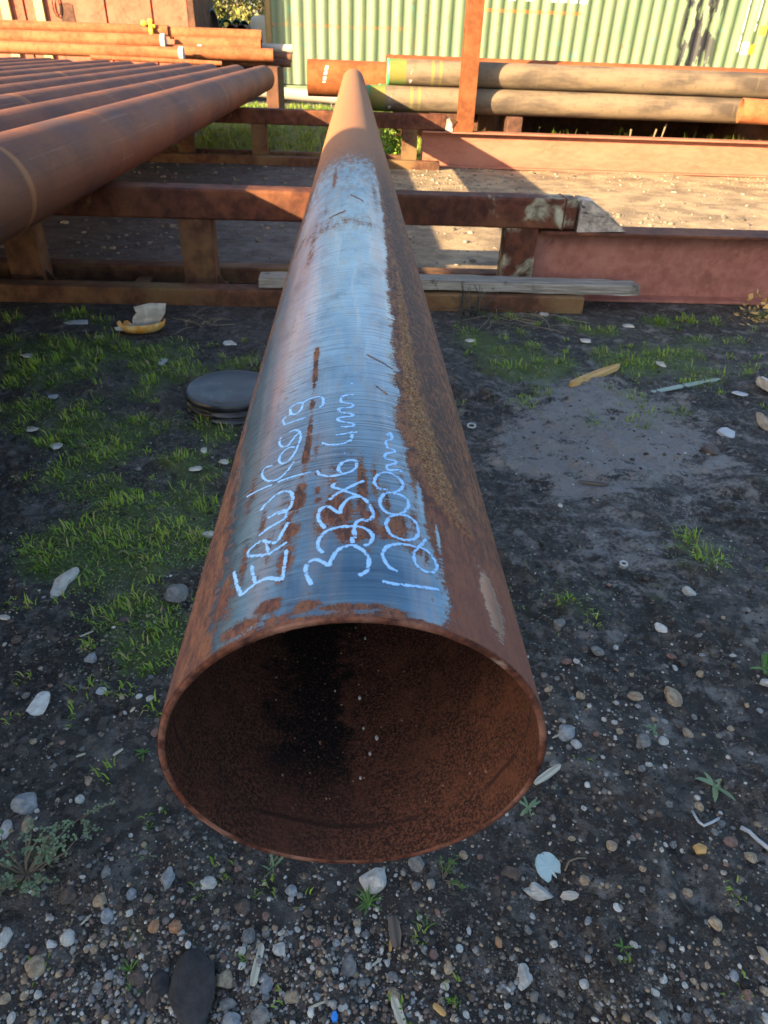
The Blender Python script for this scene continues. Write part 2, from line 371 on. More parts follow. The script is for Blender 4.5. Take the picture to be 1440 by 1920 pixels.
disp = .0060*crust*(cn*.9+cn2*.5-.25) + .0004*rust*(cn2-.5)
Rr = PR + disp
Vo = np.stack([Rr*np.sin(th)[None, :], SS/1000, Rr*np.cos(th)[None, :]], -1).reshape(-1, 3)
nS = len(s_rows); I = np.arange(nS*nA).reshape(nS, nA); J = np.roll(I, -1, 1)
F4 = np.stack([I[:-1], J[:-1], J[1:], I[1:]], -1).reshape(-1, 4)
pme = mesh_np('outer_wall', Vo, None, F4)
for nm, arr in (('rust', rust), ('crust', crust), ('clean', clean)):
    a = pme.attributes.new(nm, 'FLOAT', 'POINT'); a.data.foreach_set('value', arr.ravel().astype(np.float32))
a = pme.attributes.new('arc_s', 'FLOAT_VECTOR', 'POINT')
a.data.foreach_set('vector', np.stack([A/1000, SS/1000, np.zeros_like(A)], -1).reshape(-1).astype(np.float32))
m = M('scaled_steel')
uv = m.attr('arc_s', 'Vector'); ob = m.obj(); sx = m.sep(uv)
ra, cr, cl = m.attr('rust'), m.attr('crust'), m.attr('clean')
nb = m.noise(m.scale(uv, (60, 14, 1)), 1, 5, .6); nm_ = m.noise(m.scale(uv, (170, 70, 1)), 1, 6, .68, .4); nf = m.noise(ob, 420, 5, .7)
wob = m.noise(m.scale(uv, (14, 5, 1)), 1, 3)
fade = m.step(sx[1], .9, 3.0, 1.0, .25)
# fine rings of drawing scale, running round the pipe
r1 = m.noise(m.scale(uv, (9, 330, 1)), 1, 3, .6, .25)
r2 = m.noise(m.scale(uv, (34, 150, 1)), 1, 5, .7, .5)
fr = m.noise(m.scale(uv, (26, 260, 1)), 1, 4, .65, .3); nff = m.noise(m.scale(uv, (620, 330, 1)), 1, 4, .7)
rz = m.math('ADD', ra, m.math('ADD', m.math('MULTIPLY', m.math('SUBTRACT', nm_, .5), .85), m.math('ADD', m.math('MULTIPLY', m.math('SUBTRACT', nb, .5), .7), m.math('ADD', m.math('MULTIPLY', m.math('SUBTRACT', fr, .5), .8), m.math('MULTIPLY', m.math('SUBTRACT', nff, .5), .7)))))
spk = m.math('MULTIPLY', m.step(m.noise(m.scale(uv, (240, 150, 1)), 1, 3, .6), .60, .70), m.step(nb, .42, .6, .05, .55))
mask = m.math('MAXIMUM', m.step(rz, .43, .57), spk)
stain = m.step(rz, .12, .48, 0, .62)
steel = m.mix(m.step(wob, .35, .65), (.125, .235, .325), (.225, .345, .425))
steel = m.mix(m.step(nb, .45, .68, 0, .55), steel, (.26, .275, .26))
steel = m.mix(m.math('MULTIPLY', cl, m.step(m.noise(m.scale(uv, (12, 120, 1)), 1, 4, .6), .42, .6, .25, .8)), steel, (.055, .115, .19))
vb = m.noise(m.scale(uv, (16, 9, 1)), 1, 5, .65, .6); vl = m.noise(m.scale(uv, (34, 2.2, 1)), 1, 4, .6)
steel = m.mix(m.step(vb, .52, .68, 0, .65), steel, (.040, .085, .140))
steel = m.mix(m.math('MULTIPLY', m.step(vl, .50, .64, 0, .7), m.step(sx[1], .25, .55, .5, 1)), steel, (.37, .415, .43))
steel = m.mix(m.math('MULTIPLY', stain, .75), steel, (.17, .115, .085))
steel = m.mix(m.step(sx[1], .55, .20, 0, .42), steel, (.030, .060, .095))
steel = m.mix(m.math('MULTIPLY', m.step(sx[0], .088, .102), m.step(sx[1], .16, .12)), steel, m.mix(nm_, (.22, .165, .14), (.40, .31, .26)))  # reflection on the steel by the mouth, painted pinkish beige
steel = m.mix(m.math('MULTIPLY', m.step(sx[1], 1.1, 2.4, 0, .85), m.step(m.math('ADD', nb, m.math('MULTIPLY', m.math('SUBTRACT', vl, .5), .8)), .42, .60)), steel, (.115, .070, .050))
ringamt = m.math('MULTIPLY', m.step(cl, .1, .5, 1, .15), m.step(sx[1], .12, .22, .35, 1))
steel = m.mix(m.math('MULTIPLY', m.step(r1, .52, .66, 0, .62), ringamt), steel, (.030, .040, .055))
steel = m.mix(m.math('MULTIPLY', m.step(r1, .46, .34, 0, .45), ringamt), steel, (.36, .41, .44))
gouge = m.step(r2, .57, .66)
leftg = m.step(sx[0], -.03, -.085, .12, 1.0)
steel = m.mix(m.math('MULTIPLY', gouge, leftg), steel, (.028, .028, .032))
tint = m.step(m.noise(m.scale(uv, (30, 3, 1)), 1, 3), .5, .7, 0, .5)
steel = m.mix(tint, steel, (.30, .235, .22))
rc = m.mix(m.step(nm_, .44, .57), (.040, .0125, .007), (.165, .052, .020))
rc = m.mix(m.step(nb, .48, .60, 0, .7), rc, (.25, .098, .032))
rc = m.mix(m.step(nf, .52, .62, 0, .7), rc, (.018, .008, .006))
lon = m.noise(m.scale(uv, (120, 30, 1)), 1, 6, .7, .8)
rc = m.mix(m.step(lon, .52, .62, 0, .7), rc, (.020, .009, .007))
rc = m.mix(m.step(lon, .47, .39, 0, .6), rc, (.24, .095, .040))
flank = m.math('MULTIPLY', m.step(sx[0], .082, .098), m.step(m.math('ADD', sx[0], m.math('MULTIPLY', m.math('SUBTRACT', lon, .5), .05)), .140, .118))
rc = m.mix(m.math('MULTIPLY', m.math('MULTIPLY', flank, m.step(sx[1], .13, .25)), m.step(nm_, .60, .46, .15, .85)), rc, (.030, .013, .008))
pit = m.voro(m.scale(uv, (230, 160, 1)), 1.0)[0]
rc = m.mix(m.math('MULTIPLY', m.step(pit, .34, .16), m.step(nb, .40, .60, .1, .8)), rc, (.012, .006, .005))
far = m.step(sx[1], 1.6, 3.2)
rc = m.mix(m.math('MULTIPLY', far, .85), rc, m.mix(nm_, (.19, .070, .024), (.32, .130, .042)))
crc = m.mix(m.step(nf, .42, .62), (.045, .018, .008), (.34, .145, .036))
crc = m.mix(m.step(nm_, .52, .68, 0, .7), crc, (.36, .21, .08))
rc = m.mix(m.step(m.math('ADD', cr, m.math('MULTIPLY', m.math('SUBTRACT', nm_, .5), .6)), .25, .7), rc, crc)
redr = m.math('MULTIPLY', m.step(sx[1], .28, .02), m.step(sx[0], .02, .10, .25, .75))
rc = m.mix(redr, rc, m.mix(nf, (.09, .022, .012), (.24, .078, .046)))
col = m.mix(mask, steel, rc)
rough = m.math('ADD', m.math('MULTIPLY', m.math('SUBTRACT', 1.0, mask), m.step(sx[1], .8, 2.2, .30, .50)), m.math('MULTIPLY', mask, .82))
h = m.math('ADD', m.math('MULTIPLY', r1, m.math('MULTIPLY', m.math('SUBTRACT', 1.0, mask), .35)), m.math('ADD', m.math('MULTIPLY', m.math('MULTIPLY', nf, mask), .5), m.math('MULTIPLY', mask, .35)))
MAT_PIPE = m.done(col, rough, m.math('MULTIPLY', m.math('SUBTRACT', 1.0, mask), .7), m.bump(h, .55, .0016), spec=.5)
link('outer_wall', pme, MAT_PIPE, MP, True)
# inner wall, cut end faces
def ring_strip(rows, seg=160):
    t2 = np.linspace(0, 2*np.pi, seg, endpoint=False)
    V = np.concatenate([np.stack([r*np.sin(t2), np.full(seg, y), r*np.cos(t2)], -1) for r, y in rows])
    I = np.arange(len(rows)*seg).reshape(len(rows), seg); J = np.roll(I, -1, 1)
    return V, np.stack([I[:-1], I[1:], J[1:], J[:-1]], -1).reshape(-1, 4)
m = M('rusty_bore'); o = m.obj(); q = m.sep(o)
f1 = m.noise(o, 340, 5, .75); f2 = m.noise(o, 22, 6, .65); f3 = m.noise(o, 5, 4, .6)
c = m.mix(m.step(f1, .45, .57), (.028, .012, .008), (.150, .058, .033))
c = m.mix(m.step(f2, .45, .7, 0, .6), c, (.17, .062, .033))
c = m.mix(m.step(f3, .5, .7, 0, .4), c, (.060, .026, .018))
dv_ = m.math('ADD', q[0], m.math('MULTIPLY', m.math('SUBTRACT', f2, .5), .17))
dirt = m.math('MULTIPLY', m.math('MULTIPLY', m.step(dv_, .012, -.018), m.step(dv_, -.105, -.070)), m.math('MULTIPLY', m.step(q[1], .035, .12), m.step(q[2], .02, -.04)))
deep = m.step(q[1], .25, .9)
c = m.mix(m.math('MULTIPLY', deep, .6), c, (.020, .012, .009))  # shade far inside the bore, darkened into the rust colour
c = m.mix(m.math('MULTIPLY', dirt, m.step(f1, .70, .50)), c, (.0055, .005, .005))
sp = m.voro(o, 95)[0]
c = m.mix(m.step(sp, .16, .08, 0, .8), c, (.012, .009, .008))
# scale line left just inside the mouth
wv = m.math('ABSOLUTE', m.math('SUBTRACT', q[1], m.math('ADD', .022, m.math('MULTIPLY', m.noise(o, 9, 2), .022))))
c = m.mix(m.math('MULTIPLY', m.step(wv, .004, .001), m.step(m.noise(o, 11, 3), .46, .58, 0, .8)), c, (.025, .012, .010))
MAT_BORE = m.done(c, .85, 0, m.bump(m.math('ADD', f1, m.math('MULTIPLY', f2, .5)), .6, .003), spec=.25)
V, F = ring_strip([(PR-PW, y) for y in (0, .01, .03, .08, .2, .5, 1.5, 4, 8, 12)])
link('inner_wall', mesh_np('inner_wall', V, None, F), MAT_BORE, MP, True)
MAT_RIM = mat_rust('rim_rust', (.035, .012, .008), (.15, .048, .026), (.30, .15, .105), perobj=False, streak=(6, 6, 6), patch=(.33, .24, .20), patch_amt=.64)
def rim_strip(y_out, sgn):
    seg = 400; t2 = np.linspace(0, 2*np.pi, seg, endpoint=False); k = np.cos(t2)*9; l = np.sin(t2)*9
    n1 = fbm(k, l, 1.3, 4, 91)-.5; n2 = fbm(k, l, 4.0, 3, 93)-.5; n3 = fbm(k, l, 2.2, 3, 95)-.5
    rows = [(PR-PW+0*t2, y_out+.0004+0*t2), (PR-PW+.0007+.0012*n1, y_out-sgn*(.0006+.0012*n2)), (PR-PW*.5+.0008*n3, y_out-sgn*(.0010+.0012*n3)), (PR-.0009+.0014*n2, y_out-sgn*(.0006+.0012*n1)), (PR+.0001+0*t2, y_out+sgn*.0012+0*t2)]
    V = np.concatenate([np.stack([r*np.sin(t2), y+0*t2, r*np.cos(t2)], -1) for r, y in rows])
    I = np.arange(5*seg).reshape(5, seg); J = np.roll(I, -1, 1); F = np.stack([I[:-1], J[:-1], J[1:], I[1:]], -1).reshape(-1, 4); return V, F if sgn > 0 else F[:, ::-1]
for yo, sg in ((0, 1), (12, -1)):
    V, F = rim_strip(yo, sg); link('cut_end', mesh_np('cut_end', V, None, F), MAT_RIM, MP, True)
# grit lying in the pipe
bm = bmesh.new()
for _ in range(320):
    a = math.radians(random.gauss(178 if random.random() < .7 else 200, 22)); yy = random.uniform(.04, .55); rr = random.uniform(.0005, .0016)
    mt = Matrix.Translation(((PR-PW-rr*.4)*math.sin(a), yy, (PR-PW-rr*.4)*math.cos(a))) @ Matrix.Diagonal((rr, rr*random.uniform(.6, 1.6), rr*.7, 1))
    bmesh.ops.create_icosphere(bm, subdivisions=1, radius=1, matrix=mt)
m = M('grit'); MAT_GRIT = m.done(m.mix(m.step(m.noise(m.obj(), 60, 2), .42, .62), (.03, .015, .01), (.30, .17, .11)), .8)
tag(bm_obj('loose_scale', bm, MAT_GRIT, MP), None, None, None, 'stuff')
bm = bmesh.new()
for a, yy, rr in ((183, .20, .0022), (184.5, .155, .0015), (187, .12, .0018), (190, .14, .0024), (183, .09, .0015), (186, .3, .0018), (172, .21, .0012)):
    a = math.radians(360-a)
    mt = Matrix.Translation(((PR-PW-rr*.3)*math.sin(a), yy, (PR-PW-rr*.3)*math.cos(a))) @ Matrix.Diagonal((rr, rr*1.6, rr*.7, 1))
    bmesh.ops.create_icosphere(bm, subdivisions=1, radius=1, matrix=mt)
m = M('pale_chip'); MAT_CHIP = m.done((.55, .52, .47), .8)
tag(bm_obj('pale_flakes', bm, MAT_CHIP, MP), None, None, None, 'stuff')

# chalk writing: strokes given as (arc mm from the crown, mm from the open end)
STROKES = [[(-111.1,94.5),(-103.8,73.1),(-95.9,53.4)],[(-95.9,53.4),(-83.7,60.1),(-71.8,60.6),(-59.4,53.4)],[(-90.6,88.4),(-87.3,74.6),(-83.3,59.9)],[(-58.1,91.3),(-58.3,71.6),(-59.4,53.4),(-71.1,61.3)],[(-96.8,104.4),(-77.2,94.2),(-66.8,96.9),(-58.6,101.9)],[(-96.9,104.9),(-97.8,112.8),(-92.6,116.7),(-84.2,118.0),(-79.1,112.4),(-76.2,95.8)],[(-83.6,116.9),(-69.3,106.6),(-64.6,118.1),(-59.9,131.5)],[(-89.0,128.5),(-80.3,133.5),(-70.7,136.2),(-64.4,140.2),(-62.8,147.0),(-66.7,153.6),(-72.5,154.0),(-82.8,151.7)],[(-72.2,151.2),(-63.7,150.0),(-59.2,159.5),(-59.1,173.1),(-63.6,183.4),(-72.4,187.3),(-80.9,184.1),(-88.4,178.5),(-93.5,170.2)],[(-118.0,218.0),(-104.2,214.4),(-84.2,209.8)],[(-78.3,210.1),(-62.3,209.0),(-43.0,208.0)],[(-88.5,250.4),(-97.6,254.4),(-101.4,247.9),(-97.8,233.6),(-89.9,221.1),(-78.8,215.4),(-69.7,223.6),(-62.9,238.9)],[(-63.3,268.9),(-72.2,273.5),(-79.3,266.9),(-81.6,256.9),(-77.8,245.5),(-70.9,243.7),(-64.9,252.8),(-61.4,267.6),(-58.9,283.7)],[(-83.9,306.8),(-85.3,296.2),(-80.2,281.6),(-73.3,279.6),(-67.8,289.9),(-61.4,299.4),(-58.6,285.4),(-60.7,270.6)],[(-85.8,321.6),(-85.5,322.4)],[(-75.5,310.8),(-66.4,309.4),(-59.5,298.9)],[(-84.1,336.0),(-72.3,333.6),(-55.3,331.8)],[(-82.5,335.8),(-86.1,350.2),(-79.5,356.3),(-69.5,349.6)],[(-62.0,375.8),(-71.7,379.3),(-77.7,372.9),(-75.1,355.2),(-66.5,351.4),(-61.9,364.8),(-61.0,375.0),(-53.1,379.6),(-41.1,377.9),(-36.8,367.9),(-36.8,356.2),(-40.2,348.0)],[(-33.6,38.3),(-37.7,48.1),(-39.9,58.6),(-37.7,66.2),(-32.5,69.0),(-27.1,65.2),(-21.8,59.5),(-19.4,66.4),(-15.7,76.4),(-9.2,81.9),(-1.3,83.1),(6.5,75.8),(10.2,65.5),(9.4,55.2),(6.1,48.0),(1.7,45.3)],[(-26.2,76.0),(-30.8,84.6),(-30.3,95.6),(-24.5,105.8),(-12.3,109.9),(-1.3,109.8),(8.3,107.4),(13.8,98.6),(12.0,88.3),(6.6,82.7)],[(-2.6,86.5),(-3.7,95.5)],[(-1.0,93.2),(-1.3,107.0),(0.8,116.5),(7.1,121.7)],[(-26.0,109.7),(-31.5,123.0),(-32.6,133.2),(-30.0,141.4),(-24.3,142.6),(-18.3,135.1),(-14.0,130.8),(-12.7,139.5),(-8.5,149.6),(-1.2,156.0),(6.1,154.9),(11.7,144.9),(14.6,132.5),(13.4,122.3),(7.0,118.0)],[(-23.8,153.0),(-16.0,163.8),(-4.2,173.9),(7.6,184.3)],[(-19.3,181.1),(-21.0,174.9),(-13.1,168.4),(-2.7,160.9),(3.9,157.5)],[(-37.1,208.1),(-33.8,199.4),(-24.3,194.4),(-11.9,196.2),(-2.7,201.7),(1.2,212.4),(-0.4,220.2),(-5.9,221.9),(-13.8,216.2),(-16.4,205.8),(-13.2,197.2)],[(-11.6,235.9),(-10.5,235.8)],[(-35.1,263.8),(-27.7,256.9),(-14.3,255.8),(-6.1,261.2),(-3.4,272.5),(-4.1,281.6)],[(-20.6,275.5),(-11.2,277.3),(2.0,280.9)],[(-15.2,293.7),(-3.6,293.8),(-3.1,300.2),(-16.5,306.5),(-17.9,315.3),(-4.9,317.0),(-3.7,322.6),(-16.3,329.0),(-17.3,338.6),(-4.6,340.2),(-3.5,348.6),(-14.8,353.8),(-15.5,367.0),(-9.4,372.8),(-1.3,373.4)],[(-5.2,404.8),(-2.8,404.8)],[(19.7,39.6),(29.8,38.6),(41.5,39.7),(53.7,41.6),(66.3,44.4)],[(32.5,53.9),(26.8,57.7),(22.6,66.1),(21.6,75.4),(25.3,84.4),(33.8,90.3),(43.8,92.4),(52.5,93.2),(61.4,108.1)],[(53.3,93.5),(48.1,83.0),(48.4,69.2),(55.6,62.7),(63.0,64.3),(67.7,72.5),(66.4,82.5),(61.2,90.9),(54.1,93.9)],[(28.6,127.8),(25.9,114.9),(30.2,101.8),(39.9,98.3),(49.6,102.7),(54.2,112.9),(53.8,127.3),(46.8,135.4),(37.0,134.9),(28.9,128.4)],[(26.4,166.6),(21.9,153.2),(23.2,140.4),(30.2,133.3),(40.0,136.5),(47.5,149.9),(47.8,162.1),(41.9,167.7),(34.1,167.5)],[(29.7,172.5),(20.6,173.5),(17.4,184.3),(21.3,196.9),(30.2,203.9),(39.7,199.9),(44.9,190.3),(43.4,179.6),(36.6,171.2),(27.2,166.2)],[(44.4,209.6),(43.8,213.9),(32.1,209.1),(31.1,216.5),(39.8,225.3),(39.6,229.4),(30.5,230.0),(30.9,240.7),(38.8,246.5),(39.4,251.5),(32.3,254.0),(32.5,268.0),(38.4,274.1),(37.3,288.2),(33.4,279.9)],[(36.2,325.9),(39.0,325.2)]]
def catmull(pts, n=7):
    if len(pts) < 3: return [np.array(pts[0])*(1-k/6)+np.array(pts[1])*(k/6) for k in range(7)]
    P_ = [np.array(pts[0])*2-np.array(pts[1])] + [np.array(p) for p in pts] + [np.array(pts[-1])*2-np.array(pts[-2])]
    out = []
    for i in range(1, len(P_)-2):
        a, b, c, d = P_[i-1:i+3]
        for k in range(n):
            t = k/n; out.append(.5*((2*b)+(-a+c)*t+(2*a-5*b+4*c-d)*t*t+(-a+3*b-3*c+d)*t**3))
    out.append(P_[-2]); return out
VV = []; FF = []; UVW = []
for si, stk in enumerate(STROKES):
    pts = catmull(stk); base = len(VV)
    thin = 1.0 if si < 3 else (.78 if 9 <= si < 18 else (.95 if si < 26 else .9))
    ln = 0.0
    for i, q in enumerate(pts):
        tn = pts[min(i+1, len(pts)-1)]-pts[max(i-1, 0)]; L_ = np.hypot(*tn) or 1; nrm = np.array([-tn[1], tn[0]])/L_
        if i: ln += np.hypot(*(q-pts[i-1]))
        wdt = thin*(2.0+.9*(vnoise(np.array(ln*.35), np.array(si*7.7), 3)))*(.75 if i in (0, len(pts)-1) else 1)
        for k in (-1, -.4, .4, 1):
            a_, s_ = q + nrm*wdt*k
            rr = PR + (.00035 if abs(k) < 1 else .0001); tt_ = a_/1000/PR
            VV.append((rr*math.sin(tt_), s_/1000, rr*math.cos(tt_))); UVW.append(k)
    for i in range(len(pts)-1):
        for k in range(3): FF.append((base+i*4+k, base+i*4+k+1, base+i*4+5+k, base+i*4+4+k))
cme = mesh_np('chalk_writing', np.array(VV), None, FF)
a = cme.attributes.new('across', 'FLOAT', 'POINT'); a.data.foreach_set('value', np.array(UVW, np.float32))
m = M('chalk'); o = m.obj(); edge = m.math('ABSOLUTE', m.attr('across'))
g = m.noise(o, 620, 4, .7); g2 = m.noise(o, 190, 3, .6)
al = m.step(m.math('SUBTRACT', m.math('ADD', m.math('MULTIPLY', g, .6), m.math('MULTIPLY', g2, .55)), m.math('MULTIPLY', m.math('POWER', edge, 3.0), .24)), .44, .525)
m.put(m.b.inputs['Alpha'], al)
MAT_CHALK = m.done(m.mix(g, (.27, .50, .80), (.37, .62, .90)), .95, spec=.1)
link('chalk_writing', cme, MAT_CHALK, MP, False)
# ================================================================== RACKS
RD, RM, RL = (.045, .016, .011), (.110, .038, .021), (.20, .080, .036)
MAT_RACK = mat_rust('rack_rust', RD, RM, RL, patch=(.20, .14, .06), patch_amt=.70, perobj=False)
MAT_FOOT = mat_rust('foot_rust', (.060, .027, .017), (.125, .056, .030), (.19, .12, .055), patch=(.15, .12, .045), patch_amt=.66, perobj=False)
MAT_PATCH = mat_rust('flaked_paint_rust', RD, RM, RL, patch=(.36, .36, .26), patch_amt=.535, perobj=True)
MAT_PRIMER = mat_rust('red_primer', (.22, .085, .064), (.31, .130, .10), (.35, .16, .12), patch=(.15, .06, .042), patch_amt=.64, perobj=False)
MAT_PRIMER2 = mat_rust('pink_primer', (.25, .098, .064), (.31, .127, .085), (.34, .15, .10), patch=(.16, .055, .03), patch_amt=.66, perobj=False, streak=(.5, 1, 1.6))
m = M('old_timber'); o = m.obj(); g = m.noise(m.scale(o, (1.2, 26, 26)), 3, 6, .65, .3); k = m.noise(o, 9, 5, .6)
c = m.mix(m.step(g, .35, .65), (.13, .115, .095), (.32, .30, .265)); c = m.mix(m.step(k, .6, .7, 0, .8), c, (.05, .045, .04))
MAT_TIMBER = m.done(c, .9, 0, m.bump(g, .6, .006))
MAT_WEDGE = None
m = M('split_wood_end'); o = m.obj(); k = m.noise(o, 18, 6, .7); g = m.noise(m.scale(o, (4, 4, 22)), 3, 5)
c = m.mix(m.step(k, .38, .62), (.20, .165, .14), (.42, .36, .30)); c = m.mix(m.step(g, .58, .68), c, (.05, .04, .035))
MAT_WEDGE = m.done(c, .9, 0, m.bump(k, .7, .01))

def rack(label, y0, xr, posts, xfoot, primer, xibeam, beam_mat, post_mats):
    t = thing('pipe_rack', label, 'pipe rack', (0, y0, 0))
    b = bmesh.new(); add_box(b, -6.2, xr-.07, 0, .155, .383, .537, .014, seg=3); bm_obj('beam', b, MAT_RACK, t)
    b = bmesh.new(); add_box(b, xr-.5, xr, -.001, .156, .3815, .5385, .014, seg=3); bm_obj('beam_end', b, beam_mat, t)
    b = bmesh.new(); add_box(b, xr-.075, xr-.068, -.006, .16, .378, .541, .002); bm_obj('weld_seam', b, MAT_RACK, t)
    for i, x in enumerate(posts):
        b = bmesh.new(); h = .087
        add_box(b, x-h, x+h, .008, .018, .012, .384, .002); add_box(b, x-h, x+h, .138, .148, .012, .384, .002)
        add_box(b, x-h, x-h+.009, .0182, .1378, .012, .384, 0); add_box(b, x+h-.009, x+h, .0182, .1378, .012, .384, 0)
        bm_obj('post', b, post_mats.get(i, MAT_FOOT), t)
        b = bmesh.new(); add_box(b, x-.13, x+.13, -.10, .235, -.01, .0115, .003); bm_obj('base_plate', b, MAT_FOOT, t)
        b = bmesh.new(); add_prism(b, [(x+h+.001, .012), (x+h+.055, .012), (x+h+.03, .05), (x+h+.001, .085)], .06, .07); bm_obj('gusset', b, MAT_FOOT, t)
    b = bmesh.new(); add_box(b, -6.2, xfoot, -.235, -.12, -.02, .085, .010, seg=3); bm_obj('foot_rail', b, MAT_FOOT, t)
    b = bmesh.new(); add_box(b, -6.2, xfoot-.25, .20, .315, -.02, .085, .010, seg=3); bm_obj('foot_rail', b, MAT_FOOT, t)
    for x in (-3.6, -1.2, .2): 
        b = bmesh.new(); add_box(b, x-.04, x+.04, -.118, .198, -.015, .03, .004); bm_obj('cross_tie', b, MAT_FOOT, t)
    # low girder carrying on to the right
    ib = tag(bpy.data.objects.new('girder', None), None, None); COL.objects.link(ib); ib.parent = t
    b = bmesh.new(); add_box(b, xibeam, xibeam+9, .072, .086, .016, .357, 0); bm_obj('web', b, primer, ib)
    b = bmesh.new(); add_box(b, xibeam, xibeam+9, -.02, .18, .3572, .374, .003); bm_obj('flange', b, MAT_RACK if primer is MAT_PRIMER else primer, ib)
    b = bmesh.new(); add_box(b, xibeam, xibeam+9, -.02, .18, 0, .0158, .003); bm_obj('flange', b, primer, ib)
    return t
r1 = rack('nearer rusty rack crossing under the chalked pipe, flaked grey green paint at its right end', 3.61, 1.215, [-3.4, -1.80, -.85, .93], 1.27, MAT_PRIMER, 1.03, MAT_PATCH, {3: MAT_PATCH})
r2 = rack('farther rusty rack with pink primed girder and tall orange upright', 8.70, 1.07, [-3.4, -1.93, -1.08, .66], 1.0, MAT_PRIMER2, .80, MAT_RACK, {})
# tall upright on the farther girder
b = bmesh.new(); x0, x1 = 1.205, 1.385
add_box(b, x0, x1, .00, .010, .375, 4.3, .002); add_box(b, x0, x1, .15, .16, .375, 4.3, .002); add_box(b, (x0+x1)/2-.005, (x0+x1)/2+.005, .0102, .1498, .375, 4.3, 0)
MAT_UPRIGHT = mat_rust('orange_rust', (.11, .034, .012), (.17, .056, .020), (.22, .08, .03), perobj=False)
bm_obj('upright', b, MAT_UPRIGHT, r2)
b = bmesh.new(); add_prism(b, [(x0-.075, .376), (x0-.001, .376), (x0-.001, .46)], .01, .14); bm_obj('bracket', b, MAT_UPRIGHT, r2)

def chock(name, label, pts, y0, y1, loc):
    b = bmesh.new(); add_prism(b, pts, y0, y1); bmesh.ops.triangulate(b, faces=b.faces)
    bmesh.ops.subdivide_edges(b, edges=b.edges, cuts=2, use_grid_fill=True)
    for v in b.verts: v.co += Vector((random.uniform(-1, 1), random.uniform(-1, 1), random.uniform(-1, 1)))*.005
    o = bm_obj(name, b, MAT_WEDGE); o.location = loc; return tag(o, label, 'wedge')
chock('timber_wedge', 'split grey timber wedge at the right end of the nearer rack beam', [(1.232, 0), (1.50, 0), (1.47, .035), (1.30, .150), (1.232, .158)], -.02, .13, (0, 3.63, .377))
chock('timber_wedge', 'small grey wedge block beside the foot of the tall upright', [(1.065, 0), (1.15, 0), (1.15, .05), (1.10, .14), (1.075, .12)], -.03, .10, (0, 8.73, .377))
# plank lying on the nearer rack's feet
b = bmesh.new(); add_box(b, 0, 2.08, 0, .13, 0, .052, .004)
bmesh.ops.subdivide_edges(b, edges=[e for e in b.edges if e.calc_length() > 1], cuts=24, use_grid_fill=True)
for v in b.verts: v.co += Vector((0, random.uniform(-1, 1)*.003, random.uniform(-1, 1)*.0025 + .006*math.sin(v.co.x*2)))
pl = bm_obj('plank', b, MAT_TIMBER); pl.location = (-.50, 3.395, .092); pl.rotation_euler = (0, 0, .012)
tag(pl, 'weathered grey timber plank resting on the lower rail of the nearer rack', 'plank')

# ================================================================== PIPES LYING TO THE LEFT ON THE RACKS
m = M('pile_rust'); o = m.shift(m.obj(), m.math('MULTIPLY', m.rnd(), 37.0)); f = m.noise(m.scale(o, (1, .55, 1)), 3.2, 5, .6); g = m.noise(o, 30, 6, .7)
sc1 = m.noise(m.scale(o, (60, .9, 60)), 1, 5, .7); rg = m.noise(m.scale(o, (.25, 4.2, .25)), 1, 4, .75); w8 = m.noise(m.scale(o, (3, 2.0, 3)), 1, 5, .6, .5)
c = m.mix(m.step(f, .36, .64), (.095, .036, .022), (.165, .058, .025)); c = m.mix(m.step(w8, .50, .68, 0, .55), c, (.105, .058, .048))
c = m.mix(m.step(g, .55, .68, 0, .45), c, (.065, .025, .014)); c = m.mix(m.step(sc1, .58, .66, 0, .35), c, (.25, .15, .105)); c = m.mix(m.step(sc1, .42, .36, 0, .35), c, (.060, .026, .018))
c = m.mix(m.step(rg, .60, .68, 0, .65), c, (.34, .145, .050)); MAT_PILE = m.done(c, .68, 0, m.bump(g, .2, .004), spec=.22)
PM = pipe_mesh('row_pipe', .1645, 12.0, .0075, 56); PM.materials.append(MAT_PILE)
ends = [11.75, 11.6, 11.7, 11.8, 11.3, 11.55, 11.7, 11.2, 11.6, 11.4, 11.5, 11.7]
names = ['nearest', 'second', 'third', 'fourth', 'fifth', 'sixth', 'seventh', 'eighth', 'ninth', 'tenth', 'eleventh', 'twelfth']
x = -1.335
for i, ye in enumerate(ends):
    o = link('rusty_pipe', PM); o.location = (x, ye-12, .5385+.1645+.0005); o.rotation_euler = (0, random.uniform(0, 6.28), random.uniform(-.0015, .0015))
    tag(o, 'rust brown pipe on the racks, %s of the row counted from the chalked pipe leftwards' % names[i], 'pipe', 'rusty pipes in a row on the racks')
    x -= .372 + random.uniform(-.006, .012)

